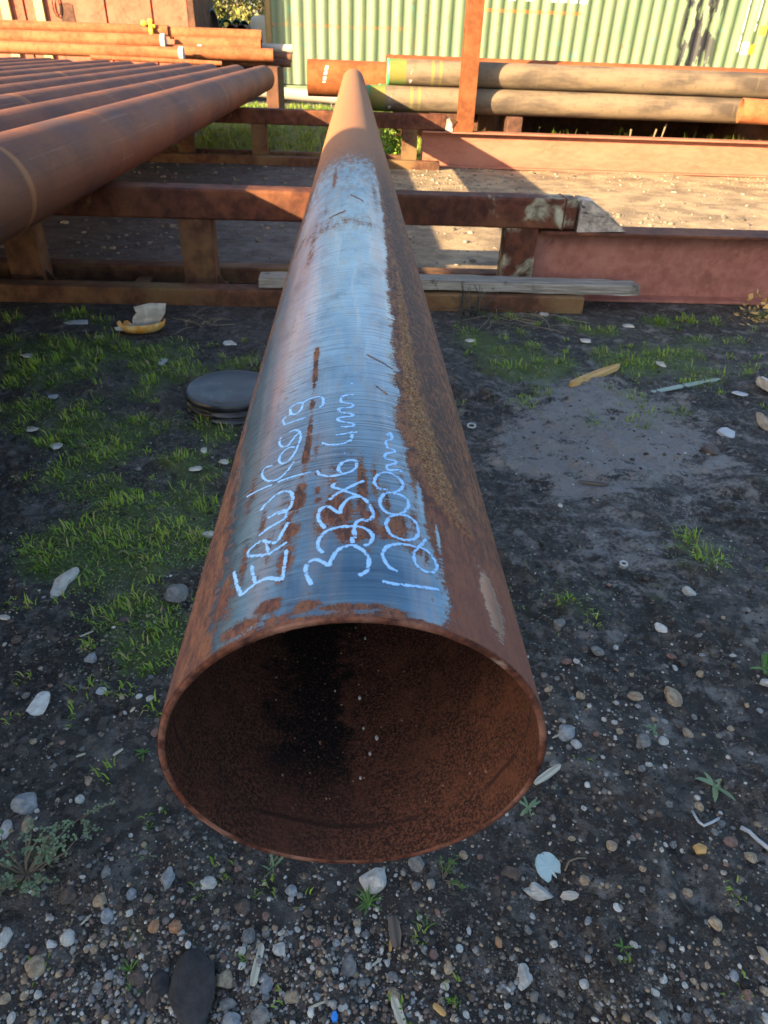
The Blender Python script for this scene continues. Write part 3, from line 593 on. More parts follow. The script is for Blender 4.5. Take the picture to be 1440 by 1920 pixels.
# ================================================================== STACK BEHIND, LEFT
MAT_STK = mat_rust('stack_rust', (.17, .056, .023), (.26, .09, .036), (.34, .13, .056), rings=True)
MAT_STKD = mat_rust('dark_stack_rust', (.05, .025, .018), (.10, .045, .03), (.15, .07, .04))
m = M('end_cap_plastic'); MAT_CAP = m.done((.30, .36, .38), .5)
m = M('pale_coated_pipe'); MAT_PALE = m.done(m.mix(m.noise(m.obj(), 6, 4), (.26, .22, .18), (.36, .32, .28)), .7)
def bar(name, label, a, b_, thick, Y, mat, cap=False, wall=.006, seg=24, group=None, Y2=None):
    A_ = at_y(a[0], a[1], Y); B_ = at_y(b_[0], b_[1], Y if Y2 is None else Y2); L = float(np.linalg.norm(B_-A_))
    r = thick*.0043*Y/13.5
    me = pipe_mesh(name, r, L, min(wall, r*.3), seg, 'x'); me.materials.append(mat)
    o = link(name, me); o.location = A_
    dv = Vector(B_-A_); o.rotation_euler = dv.to_track_quat('X', 'Z').to_euler()
    tag(o, label, 'pipe', group)
    if cap:
        bm = bmesh.new(); bmesh.ops.create_cone(bm, cap_ends=True, segments=24, radius1=r*1.12, radius2=r*1.12, depth=.07)
        q = bm_obj('end_cap', bm, MAT_CAP, o, False); q.location = (L-.02, 0, 0); q.rotation_euler = (0, math.pi/2, 0)
    return o
bar('stacked_pipe', 'topmost rusty pipe on the left stack, a yellow strap round its right end', (-80, 45), (316, 58), 18, 13.7, MAT_STK)
bar('stacked_pipe', 'rusty pipe with a dark open left end, high on the left stack', (318, 61), (491, 68), 20, 13.75, MAT_STK, wall=.02)
bar('stacked_pipe', 'rusty pipe with a grey end cap, second from the top of the left stack', (-80, 66), (309, 78), 23, 13.35, MAT_STK, True)
bar('stacked_pipe', 'short stouter rusty pipe below the open ended one, ending beside the green container', (330, 82), (490, 86), 25, 13.6, MAT_STK)
bar('stacked_pipe', 'rusty pipe with a grey end cap, lowest of the long ones on the left stack', (-80, 85), (343, 101), 21, 13.0, MAT_STK, True)
bar('stacked_pipe', 'short orange rusty pipe just behind the lowest capped pipe of the left stack', (300, 95), (378, 98), 22, 13.4, MAT_STK, True)
bar('stacked_pipe', 'bright orange rusty pipe sticking out to the right below the stack', (345, 98), (513, 104), 22, 13.3, MAT_STK)
bar('stacked_pipe', 'thin flat lit rusty bar lying just above the row of pipes', (170, 107), (416, 119), 8, 12.8, MAT_STK)
bar('stacked_pipe', 'dark pipe lying under the orange pipe of the stack', (400, 114), (545, 119), 13, 13.5, MAT_STKD)
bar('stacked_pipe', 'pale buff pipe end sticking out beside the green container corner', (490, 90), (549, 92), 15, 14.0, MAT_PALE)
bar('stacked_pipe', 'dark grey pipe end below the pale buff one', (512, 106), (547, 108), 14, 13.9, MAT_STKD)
q = at_z(560, 183, .12)
bar('stacked_pipe', 'pale grey blue pipe lying low in the grass behind the farther rack', (478, 170), (700, 190), 21, float(q[1]), MAT_PALE, wall=.01)
for i, (u, Y, nm) in enumerate(((514, 13.4, 'right'), (250, 13.4, 'left'))):
    P_ = at_y(u, 122, Y); b = bmesh.new(); add_box(b, -.10, .10, -.5, .6, -.02, float(P_[2])-.01, .01)
    o = bm_obj('support_block', b, MAT_STKD); o.location = (P_[0], Y, 0); tag(o, 'dark timber support block under the %s end of the left stack' % nm, 'block')
b = bmesh.new(); P_ = at_y(283, 48, 13.7)
bmesh.ops.create_cone(b, cap_ends=False, segments=20, radius1=.088, radius2=.088, depth=.05, matrix=Matrix.Translation((P_[0], 13.7, float(P_[2])-.085)) @ Matrix.Rotation(math.pi/2, 4, 'Y'))
for dx, dz, rr in ((-.09, .06, .05), (.02, .09, .045), (.06, .02, .04)):
    bmesh.ops.create_icosphere(b, subdivisions=2, radius=rr, matrix=Matrix.Translation((P_[0]+dx, 13.60, P_[2]+dz-.03)) @ Matrix.Diagonal((1, .5, .8, 1)))
tube(b, [(P_[0]+.02, 13.60, P_[2]+.03), (P_[0]+.03, 13.57, P_[2]-.08), (P_[0]+.02, 13.56, P_[2]-.2)], .032, 8)
m = M('yellow_webbing'); MAT_YEL = m.done((.75, .52, .03), .6)
tag(bm_obj('yellow_strap', b, MAT_YEL, None, True), 'crumpled bright yellow lifting strap tied round the top pipe of the left stack', 'strap')

# ================================================================== COATED PIPES AND BIG PIPES, RIGHT
m = M('brown_coating'); o = m.obj(); q = m.sep(o)
f = m.noise(m.scale(o, (.5, 2, 2)), 2.2, 6, .65); w = m.noise(m.scale(o, (5, .3, .3)), 1.6, 5, .7); g = m.noise(o, 20, 5)
c = m.mix(m.step(f, .36, .62), (.060, .044, .034), (.165, .120, .078)); c = m.mix(m.step(w, .55, .7, 0, .6), c, (.17, .13, .075)); c = m.mix(m.step(g, .55, .7, 0, .4), c, (.07, .055, .045))
yb = m.math('ADD', m.step(m.math('ABSOLUTE', m.math('SUBTRACT', q[0], .52)), .022, .012), m.step(m.math('ABSOLUTE', m.math('SUBTRACT', q[0], .61)), .02, .01), clamp=True)
c = m.mix(m.math('MULTIPLY', yb, m.step(f, .35, .62, .1, .65)), c, (.20, .19, .035))
c = m.mix(m.step(m.math('ADD', q[0], m.math('MULTIPLY', f, .03)), .235, .228), c, m.mix(m.step(f, .4, .62), (.085, .165, .040), (.18, .135, .03)))
c = m.mix(m.math('MULTIPLY', m.step(m.math('ABSOLUTE', m.math('SUBTRACT', q[0], .33)), .10, .04), m.step(m.noise(o, 9, 5), .62, .66)), c, (.65, .65, .6))
MAT_COAT = m.done(c, .75, 0, m.bump(f, .2, .01), spec=.3)
m = M('mint_end_paint'); MAT_MINT = m.done((.05, .30, .15), .5)
CM = pipe_mesh('coated_pipe', .131, 11.5, .011, 48, 'x'); CM.materials.append(MAT_COAT)
V, F = ring_strip([(.120, 0), (.1312, -.002), (.1322, .025)], 48); CE = mesh_np('end_band', V[:, [1, 0, 2]], None, F[:, ::-1]); CE.materials.append(MAT_MINT)
for lab, x_, y_, z_ in (('upper brown coated pipe with mint green end, behind the tall upright', .385, 9.065, .925),
                        ('lower brown coated pipe with lime green end, behind the tall upright', .15, 9.005, .664),
                        ('brown coated pipe hidden behind the lower coated pipe', .3, 9.275, .664)):
    o = link('coated_pipe', CM); o.location = (x_, y_, z_); tag(o, lab, 'pipe', 'brown coated pipes behind the upright')
    link('end_band', CE, None, o, True)
MAT_BIG = mat_rust('big_pipe_rust', (.16, .045, .015), (.22, .068, .022), (.27, .09, .03), rings=False)
def big(label, x_, y_, z_, r, L, rz=0.0, group=None):
    me = pipe_mesh('large_pipe', r, L, .014, 56, 'x'); me.materials.append(MAT_BIG); o = link('large_pipe', me); o.location = (x_, y_, z_); o.rotation_euler = (random.uniform(0, 3), 0, rz)
    return tag(o, label, 'pipe', group)
bp = big('large orange rusted pipe with chalk mark, behind the tip of the chalked pipe', -.76, 13.3, .675, .265, 11.8)
b = bmesh.new(); a0 = [math.radians(v) for v in (-2, 12, 26, 40, 52)]
vs = []
for k, a in enumerate(a0):
    dx = .255+.055*k/4; wd = .045
    vs.append((b.verts.new((-.76+dx, 13.3-.2665*math.cos(a-.15), .675+.2665*math.sin(a-.15))), b.verts.new((-.76+dx+wd, 13.3-.2665*math.cos(a-.15), .675+.2665*math.sin(a-.15)))))
for p, q in zip(vs, vs[1:]): b.faces.new((p[0], p[1], q[1], q[0]))
m = M('white_mark'); MAT_WHITE = m.done((.72, .70, .66), .8)
cm_ = bm_obj('chalk_mark', b, MAT_WHITE); cm_.parent = bp; cm_.matrix_parent_inverse = (Matrix.LocRotScale(bp.location, bp.rotation_euler, None)).inverted()
big('rusted pipe showing only its top edge all along above the coated pipes', .40, 9.72, .885, .2, 12)
for k in range(7): big('hidden rusted pipe added behind the coated pipes to shade the gap below', .9, 10.14+.405*k, .835-.008*k, .2, 11.5, 0, 'rusted pipes added behind the coated pipes to shade the gap')  # unseen rows added so the space below stays dark
me = pipe_mesh('orange_pipe', .125, 7, .010, 48, 'x'); me.materials.append(MAT_STK)
P_ = at_y(1388, 207, 8.62); o = link('orange_pipe', me); o.location = P_; o.rotation_euler = (0, .02, -.22)
tag(o, 'orange rusty pipe end entering at the right edge in front of the coated pipes', 'pipe')
o = link('rusty_pipe', pipe_mesh('rusty_pipe', .26, 11, .012, 48, 'x'), MAT_STKD); o.location = (.6, 11.4, .258); tag(o, 'dark pipe added on the ground to keep the gap under the coated pipes black', 'pipe')  # pipe added only to darken the view beneath the coated pipes
for nm, x_ in (('left', 1.9), ('middle', 5.2), ('right', 9.0)):
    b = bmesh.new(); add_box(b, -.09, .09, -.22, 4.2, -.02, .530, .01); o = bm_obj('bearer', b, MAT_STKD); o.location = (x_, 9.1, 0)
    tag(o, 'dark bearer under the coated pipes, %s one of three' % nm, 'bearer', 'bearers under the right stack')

# ================================================================== CONTAINERS
m = M('green_container_paint'); o = m.obj(); q = m.sep(o)
f = m.noise(m.scale(o, (1, 1, .25)), 3, 5, .6); rs = m.noise(m.scale(o, (3.6, 3.6, .35)), 2.0, 6, .7); sp = m.noise(o, 9, 6, .7)
c = m.mix(m.step(f, .35, .65), (.090, .140, .078), (.130, .172, .098)); c = m.mix(m.step(q[0], 3.4, .4, 0, .45), c, m.mix(f, (.09, .16, .12), (.18, .185, .10)))
c = m.mix(m.step(rs, .58, .72, 0, .75), c, (.24, .15, .065)); c = m.mix(m.math('MULTIPLY', m.step(sp, .60, .68), .7), c, (.13, .06, .025))
c = m.mix(m.math('MULTIPLY', m.step(m.noise(o, 5, 4), .62, .68), .6), c, (.06, .20, .17))
seam = m.math('MULTIPLY', m.step(m.math('ABSOLUTE', m.math('SUBTRACT', q[2], m.math('ADD', 1.42, m.math('MULTIPLY', sp, .08)))), .045, .015), m.step(q[0], 3.6, 3.2)); c = m.mix(m.math('MULTIPLY', seam, m.step(sp, .42, .6)), c, (.30, .14, .055))
BOX = lambda *a: m.box(q, *a)
c = m.mix(m.math('MULTIPLY', m.math('MULTIPLY', m.box(q, 4.79, 7.06, 1.845, 1.90, .008), m.step(m.noise(o, 2.2, 2), .60, .56)), .85), c, (.62, .16, .05))
let = None
for x0_ in (5.35, 5.72, 6.28, 6.50, 6.72, 6.94):
    bq = m.box(q, x0_, x0_+.15, 2.06, 2.5, .008); let = bq if let is None else m.math('MAXIMUM', let, bq)
c = m.mix(m.math('MULTIPLY', let, m.step(sp, .36, .46)), c, (.72, .72, .66))
c = m.mix(m.math('MULTIPLY', m.box(q, 10.72, 10.77, 1.3, 2.5, .02), m.step(sp, .42, .48)), c, (.75, .75, .70))
c = m.mix(m.math('MULTIPLY', m.box(q, 11.00, 11.04, 1.7, 2.5, .02), m.step(sp, .42, .48)), c, (.75, .75, .70))
c = m.mix(m.math('MULTIPLY', m.box(q, 10.84, 10.97, 1.25, 1.48, .02), 1.0), c, (.72, .72, .60))
c = m.mix(m.box(q, 11.02, 11.16, 1.26, 1.44, .03), c, (.78, .45, .02)); c = m.mix(m.box(q, 11.14, 11.28, 1.62, 1.80, .03), c, (.78, .45, .02))
tar = m.math('MULTIPLY', m.box(q, 9.3, 10.2, .6, 2.4, .15), m.step(m.noise(m.scale(o, (2.3, 2, .75)), 2.4, 5, .6), .47, .52)); c = m.mix(tar, c, (.018, .018, .022))
MAT_GREEN = m.done(c, .55, 0, m.bump(sp, .1, .01), spec=.4)
def corrugated(x0_, x1_, zb, zt, pitch, depth):
    prof = []; x_ = x0_
    while x_ < x1_:
        prof += [(x_, 0), (x_+pitch*.40, 0), (x_+pitch*.52, depth), (x_+pitch*.88, depth)]; x_ += pitch
    prof.append((x_, 0)); n = len(prof)
    V = np.array([(a, b_, zb) for a, b_ in prof]+[(a, b_, zt) for a, b_ in prof]); i = np.arange(n-1)
    return V, np.stack([i, i+1, i+1+n, i+n], -1)
def container(name, label, loc, L, mat, post_mat, zb=.18, pitch=.277, depth=.040, corr=True):
    t = thing(name, label, 'container', loc)
    if corr:
        V, F = corrugated(.12, L-.12, zb+.16, zb+2.48, pitch, depth); V[:, 1] += .012; link('side_panel', mesh_np('side_panel', V, None, F), mat, t)
    for x_ in (0, L-.14):
        b = bmesh.new(); add_box(b, x_, x_+.14, -.01, .14, zb, zb+2.59, .008); bm_obj('corner_post', b, post_mat, t)
    for z_ in (zb, zb+2.45):
        b = bmesh.new(); add_box(b, .1402, L-.1402, -.005, .08, z_, z_+.14, .006); bm_obj('rail', b, mat, t)
    b = bmesh.new(); add_box(b, .02, L-.02, .10, 2.42, zb+.02, zb+2.56, 0); bm_obj('body', b, mat, t)
    for x_ in (.02, L-.12):
        b = bmesh.new(); add_box(b, x_, x_+.10, .08, 2.36, -.05, zb-.002, .004); bm_obj('skid', b, MAT_STKD, t)
    return t
m = M('tan_post_paint'); o = m.obj(); MAT_TANP = m.done(m.mix(m.step(m.noise(m.scale(o, (2, 2, .5)), 5, 5), .4, .65), (.22, .155, .05), (.14, .085, .035)), .7)
container('shipping_container', 'pale green corrugated shipping container with rust streaks and black tar smears', (-1.95, 18.4, 0), 12.9, MAT_GREEN, MAT_TANP)
MAT_RED = mat_rust('red_oxide_paint', (.26, .075, .045), (.33, .10, .062), (.36, .12, .078), patch=(.16, .048, .03), patch_amt=.60, perobj=False)
t = thing('skip_container', 'flat sided red oxide container with pale yellow bars, behind the left stack', 'container', (0, 17, 0))
XR = float(at_y(366, 40, 17)[0]); XL = -11.0
b = bmesh.new(); add_box(b, XL, XR-.13, .02, 2.4, .15, 2.7, .01); bm_obj('body', b, MAT_RED, t)
b = bmesh.new(); add_box(b, XR-.128, XR, -.02, 2.42, .12, 2.74, .01); bm_obj('corner_post', b, MAT_STKD, t)
for u0, u1 in ((-70, 48), (52, 199), (203, 285), (289, 352)):
    a_, b2 = float(at_y(u0, 30, 17)[0]), float(at_y(u1, 30, 17)[0]); b = bmesh.new(); add_box(b, a_, b2, -.012, .018, .2, 2.66, .006); bm_obj('door_panel', b, MAT_RED, t)
m = M('pale_yellow_paint'); MAT_PY = m.done((.40, .32, .13), .6)
for u in (14, 77):
    a_ = float(at_y(u, 20, 17)[0]); b = bmesh.new(); add_box(b, a_-.085, a_+.085, -.09, -.014, .3, 2.6, .01); bm_obj('locking_bar', b, MAT_PY, t)
a_ = at_y(126, 22, 17); b = bmesh.new(); add_prism(b, [(a_[0]-.13, a_[2]-.2), (a_[0]+.14, a_[2]-.22), (a_[0]+.13, a_[2]+.12), (a_[0]+.06, a_[2]+.15), (a_[0]-.13, a_[2]+.13)], -.022, -.013); bm_obj('dark_plate', b, MAT_STKD, t)
b = bmesh.new(); a_ = at_y(107, 12, 17); tube(b, [(a_[0]+.14*math.cos(k*.7)*.5, -.05, a_[2]+.18*math.sin(k*.7)) for k in range(10)], .014, 6); bm_obj('lifting_ring', b, MAT_STKD, t)

# things in the gap between the containers
m = M('black_rubber'); MAT_BLK = m.done((.018, .018, .02), .6)
b = bmesh.new(); P_ = at_y(383, 34, 18.5)
for k in range(36):
    pass
bmesh.ops.create_cone(b, cap_ends=False, segments=40, radius1=.42, radius2=.42, depth=.5, matrix=Matrix.Rotation(math.pi/2, 4, 'X') @ Matrix.Rotation(.5, 4, 'Y'))
bmesh.ops.solidify(b, geom=b.faces[:], thickness=.06)
dr = bm_obj('pipe_section', b, MAT_BLK, None, True); dr.location = (P_[0]-.12, 18.9, float(P_[2])-.22); dr.rotation_euler = (0, 0, .9); tag(dr, 'large dark pipe section standing on edge beside the red container', 'pipe')
m = M('teal_plastic'); MAT_TEAL = m.done((.02, .13, .13), .5)
tm = pipe_mesh('teal_pipe', .13, 4.0, .02, 28); tm.materials.append(MAT_TEAL)
for u, v, nm in ((411, 49, 'leftmost'), (425, 47, 'second'), (444, 48, 'middle'), (458, 50, 'rightmost')):
    P_ = at_y(u, v, 20.5); o = link('teal_pipe', tm); o.location = P_; o.rotation_euler = (0, 0, .15); tag(o, 'dark teal plastic pipe end between the containers, %s of the bundle' % nm, 'pipe', 'teal pipes in the gap')
for u in (434, 453):
    P_ = at_y(u, 58, 19.6); o = link('grey_pipe', tm.copy()); o.data.materials.clear(); o.data.materials.append(MAT_STKD); o.location = P_; tag(o, 'dark open pipe end below the teal bundle, %s one' % ('left' if u == 434 else 'right'), 'pipe')
b = bmesh.new(); add_box(b, -2.2, 2.2, 0, 4, -.02, float(at_y(434, 66, 19.6)[2]), .02); o = bm_obj('timber_stand', b, MAT_STKD); o.location = (float(at_y(434, 66, 19.6)[0]), 19.7, 0); tag(o, 'dark stand under the pipes in the gap between the containers', 'stand')
m = M('white_tank_plastic'); MAT_TANK = m.done((.45, .42, .34), .5)
b = bmesh.new(); P_ = at_y(482, 28, 19.2); add_box(b, -.16, .55, 0, .8, -.02, float(P_[2]), .16, seg=5); o = bm_obj('white_tank', b, MAT_TANK, None, True); o.location = (P_[0]-.02, 19.2, 0); tag(o, 'cream white plastic tank beside the left corner of the green container', 'tank')
b = None

# ================================================================== TREES BEYOND
def leaf_cloud(n, blobs, size, seed):
    r = np.random.default_rng(seed); w = np.array([bb[3]**2 for bb in blobs]); w /= w.sum(); k = r.choice(len(blobs), n, p=w)
    d = r.normal(size=(n, 3)); d /= np.linalg.norm(d, axis=1)[:, None]; rad = r.random(n)**.45
    bl = np.array(blobs)[k]; c = bl[:, :3] + d*rad[:, None]*bl[:, 3:4]*np.array([1, .9, .95]) + r.normal(size=(n, 3))*.08
    a = r.normal(size=(n, 3)); a /= np.linalg.norm(a, axis=1)[:, None]; b_ = np.cross(a, r.normal(size=(n, 3))); b_ /= np.linalg.norm(b_, axis=1)[:, None]
    s = size*(.6+.8*r.random(n))[:, None]
    V = np.stack([c-a*s, c+b_*s*.55, c+a*s, c-b_*s*.55], 1).reshape(-1, 3); return V, np.arange(4*n).reshape(n, 4)
def mat_leaf(name, a, b_):
    m = M(name); p = m.pos(); f = m.noise(p, 2.6, 4, .7); g = m.n('ShaderNodeNewGeometry').outputs['Random Per Island']
    c = m.mix(m.step(f, .35, .65), a, b_); c = m.mix(m.math('MULTIPLY', g, .5), c, tuple(v*1.6 for v in b_)); return m.done(c, .6, spec=.3)
ML1 = mat_leaf('olive_leaves', (.07, .085, .018), (.15, .14, .035)); ML2 = mat_leaf('dry_leaves', (.12, .10, .045), (.22, .17, .08)); ML3 = mat_leaf('green_leaves', (.05, .075, .02), (.10, .12, .03))
m = M('bark'); MAT_BARK = m.done(m.mix(m.noise(m.scale(m.obj(), (4, 4, 1)), 5, 5), (.06, .045, .03), (.14, .11, .08)), .9)
for lab, u, Yt, hh, n, ml, sd in (('leafless grey brown scrub tree seen between the containers', 440, 30, 3.6, 3600, ML2, 1), ('olive green bushy tree behind the red container corner', 390, 27, 4.5, 4200, ML1, 2),
                                  ('darker green tree rising behind the cream tank', 492, 33, 5.6, 4200, ML3, 3), ('yellow green low bush above the teal pipes', 424, 25, 2.0, 2600, ML1, 4)):
    P_ = at_y(u, 40, Yt); t = thing('tree' if hh > 2.5 else 'bush', lab, 'tree' if hh > 2.5 else 'bush', (float(P_[0]), Yt, 0))
    rr = random.Random(sd); b = bmesh.new(); tube(b, [(0, 0, -.1), (.05, 0, hh*.3), (-.06, .05, hh*.75)], [.14, .10, .03], 8)
    blobs = []
    for k in range(9):
        a_ = rr.uniform(0, 6.28); rd = rr.uniform(.2, .33)*hh; e = (rd*math.cos(a_), rd*math.sin(a_), hh*rr.uniform(.35, .9)); blobs.append((*e, hh*rr.uniform(.13, .22)))
        tube(b, [(0, 0, hh*rr.uniform(.15, .45)), (e[0]*.5, e[1]*.5, e[2]*.8), e], [.05, .03, .012], 6)
    bm_obj('trunk', b, MAT_BARK, t, True)
    V, F = leaf_cloud(n, blobs+[(0, 0, hh*.55, hh*.25)], .07, sd); link('crown', mesh_np('crown', V, None, F), ml, t)
# ================================================================== SMALL THINGS ON THE GROUND
# black plastic pipe end cap
c0 = G(350, 770); c1 = G(420, 800)
cx, cy = -.468, 2.14; gz = float(hgt(cx, cy))
t = thing('pipe_end_cap', 'round black plastic pipe cap lying on the grassy mud left of the chalked pipe', 'end cap', (cx, cy, gz-.004))
m = M('black_plastic'); o = m.obj(); k = m.noise(o, 7, 5, .65); f = m.noise(o, 60, 4, .6)
MAT_CAPB = m.done(m.mix(m.step(k, .42, .66), (.008, .009, .012), (.024, .028, .036)), m.step(k, .35, .65, .26, .44), 0, m.bump(f, .08, .003))
def lathe(prof, seg=72):
    a = np.linspace(0, 2*np.pi, seg, endpoint=False); V = np.concatenate([np.stack([r*np.cos(a), r*np.sin(a), np.full(seg, z)], -1) for r, z in prof])
    I = np.arange(len(prof)*seg).reshape(len(prof), seg); J = np.roll(I, -1, 1); return V, np.stack([I[:-1], J[:-1], J[1:], I[1:]], -1).reshape(-1, 4)
V, F = lathe([(.160, .0), (.171, .002), (.173, .008), (.173, .022), (.159, .025), (.159, .032), (.173, .036), (.174, .046), (.160, .050), (.160, .058), (.172, .062), (.174, .079), (.171, .086)])
o = link('skirt', mesh_np('skirt', V, None, F), MAT_CAPB, t, True)
V, F = lathe([(.1709, .0859), (.166, .0875), (.157, .0872), (.150, .0845), (.10, .0846), (.05, .0842), (.0001, .084)])
link('lid', mesh_np('lid', V, None, F), MAT_CAPB, t, True)

# broken yellow and white plastic cap
t = thing('broken_cap', 'broken yellow plastic cap with a white flap standing up, before the nearer rack', 'plastic cap', tuple(G(268, 622)), .3)
m = M('stained_yellow_plastic'); MAT_Y2 = m.done(m.mix(m.step(m.noise(m.obj(), 26, 4), .4, .65), (.55, .24, .03), (.60, .42, .16)), .5)
m = M('dirty_white_plastic'); MAT_W2 = m.done(m.mix(m.step(m.noise(m.obj(), 22, 5), .4, .65), (.34, .31, .26), (.54, .51, .45)), .5)
V, F = lathe([(.03, .004), (.075, .010), (.092, .028), (.098, .052), (.093, .054), (.086, .03), (.07, .016), (.0, .012)], 40)
ang = np.arctan2(V[:, 1], V[:, 0]); V[:, 2] *= np.where((ang > .3) & (ang < 2.6), .6+.25*np.sin(ang*9), 1.0); V[:, 0] *= 1.15; V[:, 1] *= .75
link('bowl', mesh_np('bowl', V, None, F), MAT_Y2, t, True)
b = bmesh.new(); pts = [(-.055, 0), (-.02, .0), (.07, .012), (.105, .06), (.115, .105), (.04, .112), (-.035, .10), (-.025, .07), (-.045, .05)]
add_prism(b, [(x_+.01, z_+.022) for x_, z_ in pts], .0, .006); bm_obj('flap', b, MAT_W2, t)
b = bmesh.new(); add_prism(b, [(-.12, .03), (-.02, .018), (.0, .045), (-.05, .05), (-.125, .044)], -.04, -.034); bm_obj('rim_piece', b, MAT_W2, t)

# ------------------------------------------------------------------ stones
STC = {'pale': ((.30, .30, .28), (.46, .455, .42)), 'white': ((.42, .42, .40), (.58, .58, .55)), 'grey': ((.10, .10, .098), (.21, .21, .20)), 'tan': ((.20, .15, .10), (.36, .29, .20)),
       'orange': ((.24, .12, .06), (.36, .21, .12)), 'dark': ((.020, .020, .022), (.040, .040, .043)), 'brown': ((.055, .042, .035), (.11, .085, .07)), 'bluish': ((.16, .175, .185), (.28, .30, .315)), 'reddish': ((.13, .075, .06), (.22, .14, .11))}
STM = {}
for k_, (a_, b_) in STC.items():
    m = M(k_+'_stone'); o = m.shift(m.obj(), m.math('MULTIPLY', m.rnd(), 50.0)); f = m.noise(o, 1.6, 6, .7); g = m.noise(o, 9, 5, .75)
    c = m.mix(m.step(f, .36, .64), a_, b_); c = m.mix(m.step(g, .60, .72, 0, .6), c, tuple(v*.35 for v in a_))
    nrm = m.sep(m.n('ShaderNodeNewGeometry').outputs['Position'])
    STM[k_] = m.done(c, .8, 0, m.bump(m.math('ADD', f, m.math('MULTIPLY', g, .4)), .35, .08), spec=.35)
def stone_mesh(seed, sub, angular, mat=None, name='stone'):
    r = np.random.default_rng(seed); b = bmesh.new(); bmesh.ops.create_icosphere(b, subdivisions=sub, radius=1)
    for v in b.verts:
        p = np.array(v.co); d = 1+.10*(vnoise(np.array(p[0]*3.1+seed), np.array(p[1]*3.1-p[2]*2.7), seed+5)-.5)+.22*(vnoise(np.array(p[0]*1.3+seed*3), np.array(p[1]*1.3+p[2]*1.7), seed)-.5)*2
        v.co = Vector(p*d)
    for _ in range(angular):
        n_ = r.normal(size=3); n_ /= np.linalg.norm(n_); h = r.uniform(.55, .85)
        for v in b.verts:
            k = v.co.dot(Vector(n_))
            if k > h: v.co -= Vector(n_)*(k-h)*.92
    me = bpy.data.meshes.new(name); b.to_mesh(me); b.free(); me.polygons.foreach_set('use_smooth', [angular < 4]*len(me.polygons))
    if mat: me.materials.append(mat)
    return me
SMESH = {}
def get_stone(col, var, ang, sub=2):
    k = (col, var, ang, sub)
    if k not in SMESH: SMESH[k] = stone_mesh(var*7+len(col)+ang, sub, ang, STM[col])
    return SMESH[k]
OCC = []
def put_stone(px, py, wpx, hpx, col, ang, var, label, group=None, rot=None, flat=.55, sink=.40, name='stone', sub=3):
    p = G(px, py); dist = (Vector(CAM)-p).length; w = wpx*dist/FPX/2; vz = (CAM[2]-p.z)/dist
    hw = hpx*dist/FPX/2/max(.45, vz*1.0); f = min(w, hw)*flat*1.15
    o = link(name, get_stone(col, var, ang, sub)); o.scale = (w, hw, f); o.location = (p.x, p.y, p.z + f*(1-2*sink)*.9)
    o.rotation_euler = (random.uniform(-.12, .12), random.uniform(-.12, .12), random.uniform(-.35, .35) if rot is None else rot)
    OCC.append((p.x, p.y, max(w, hw))); return tag(o, label, 'stone', group)
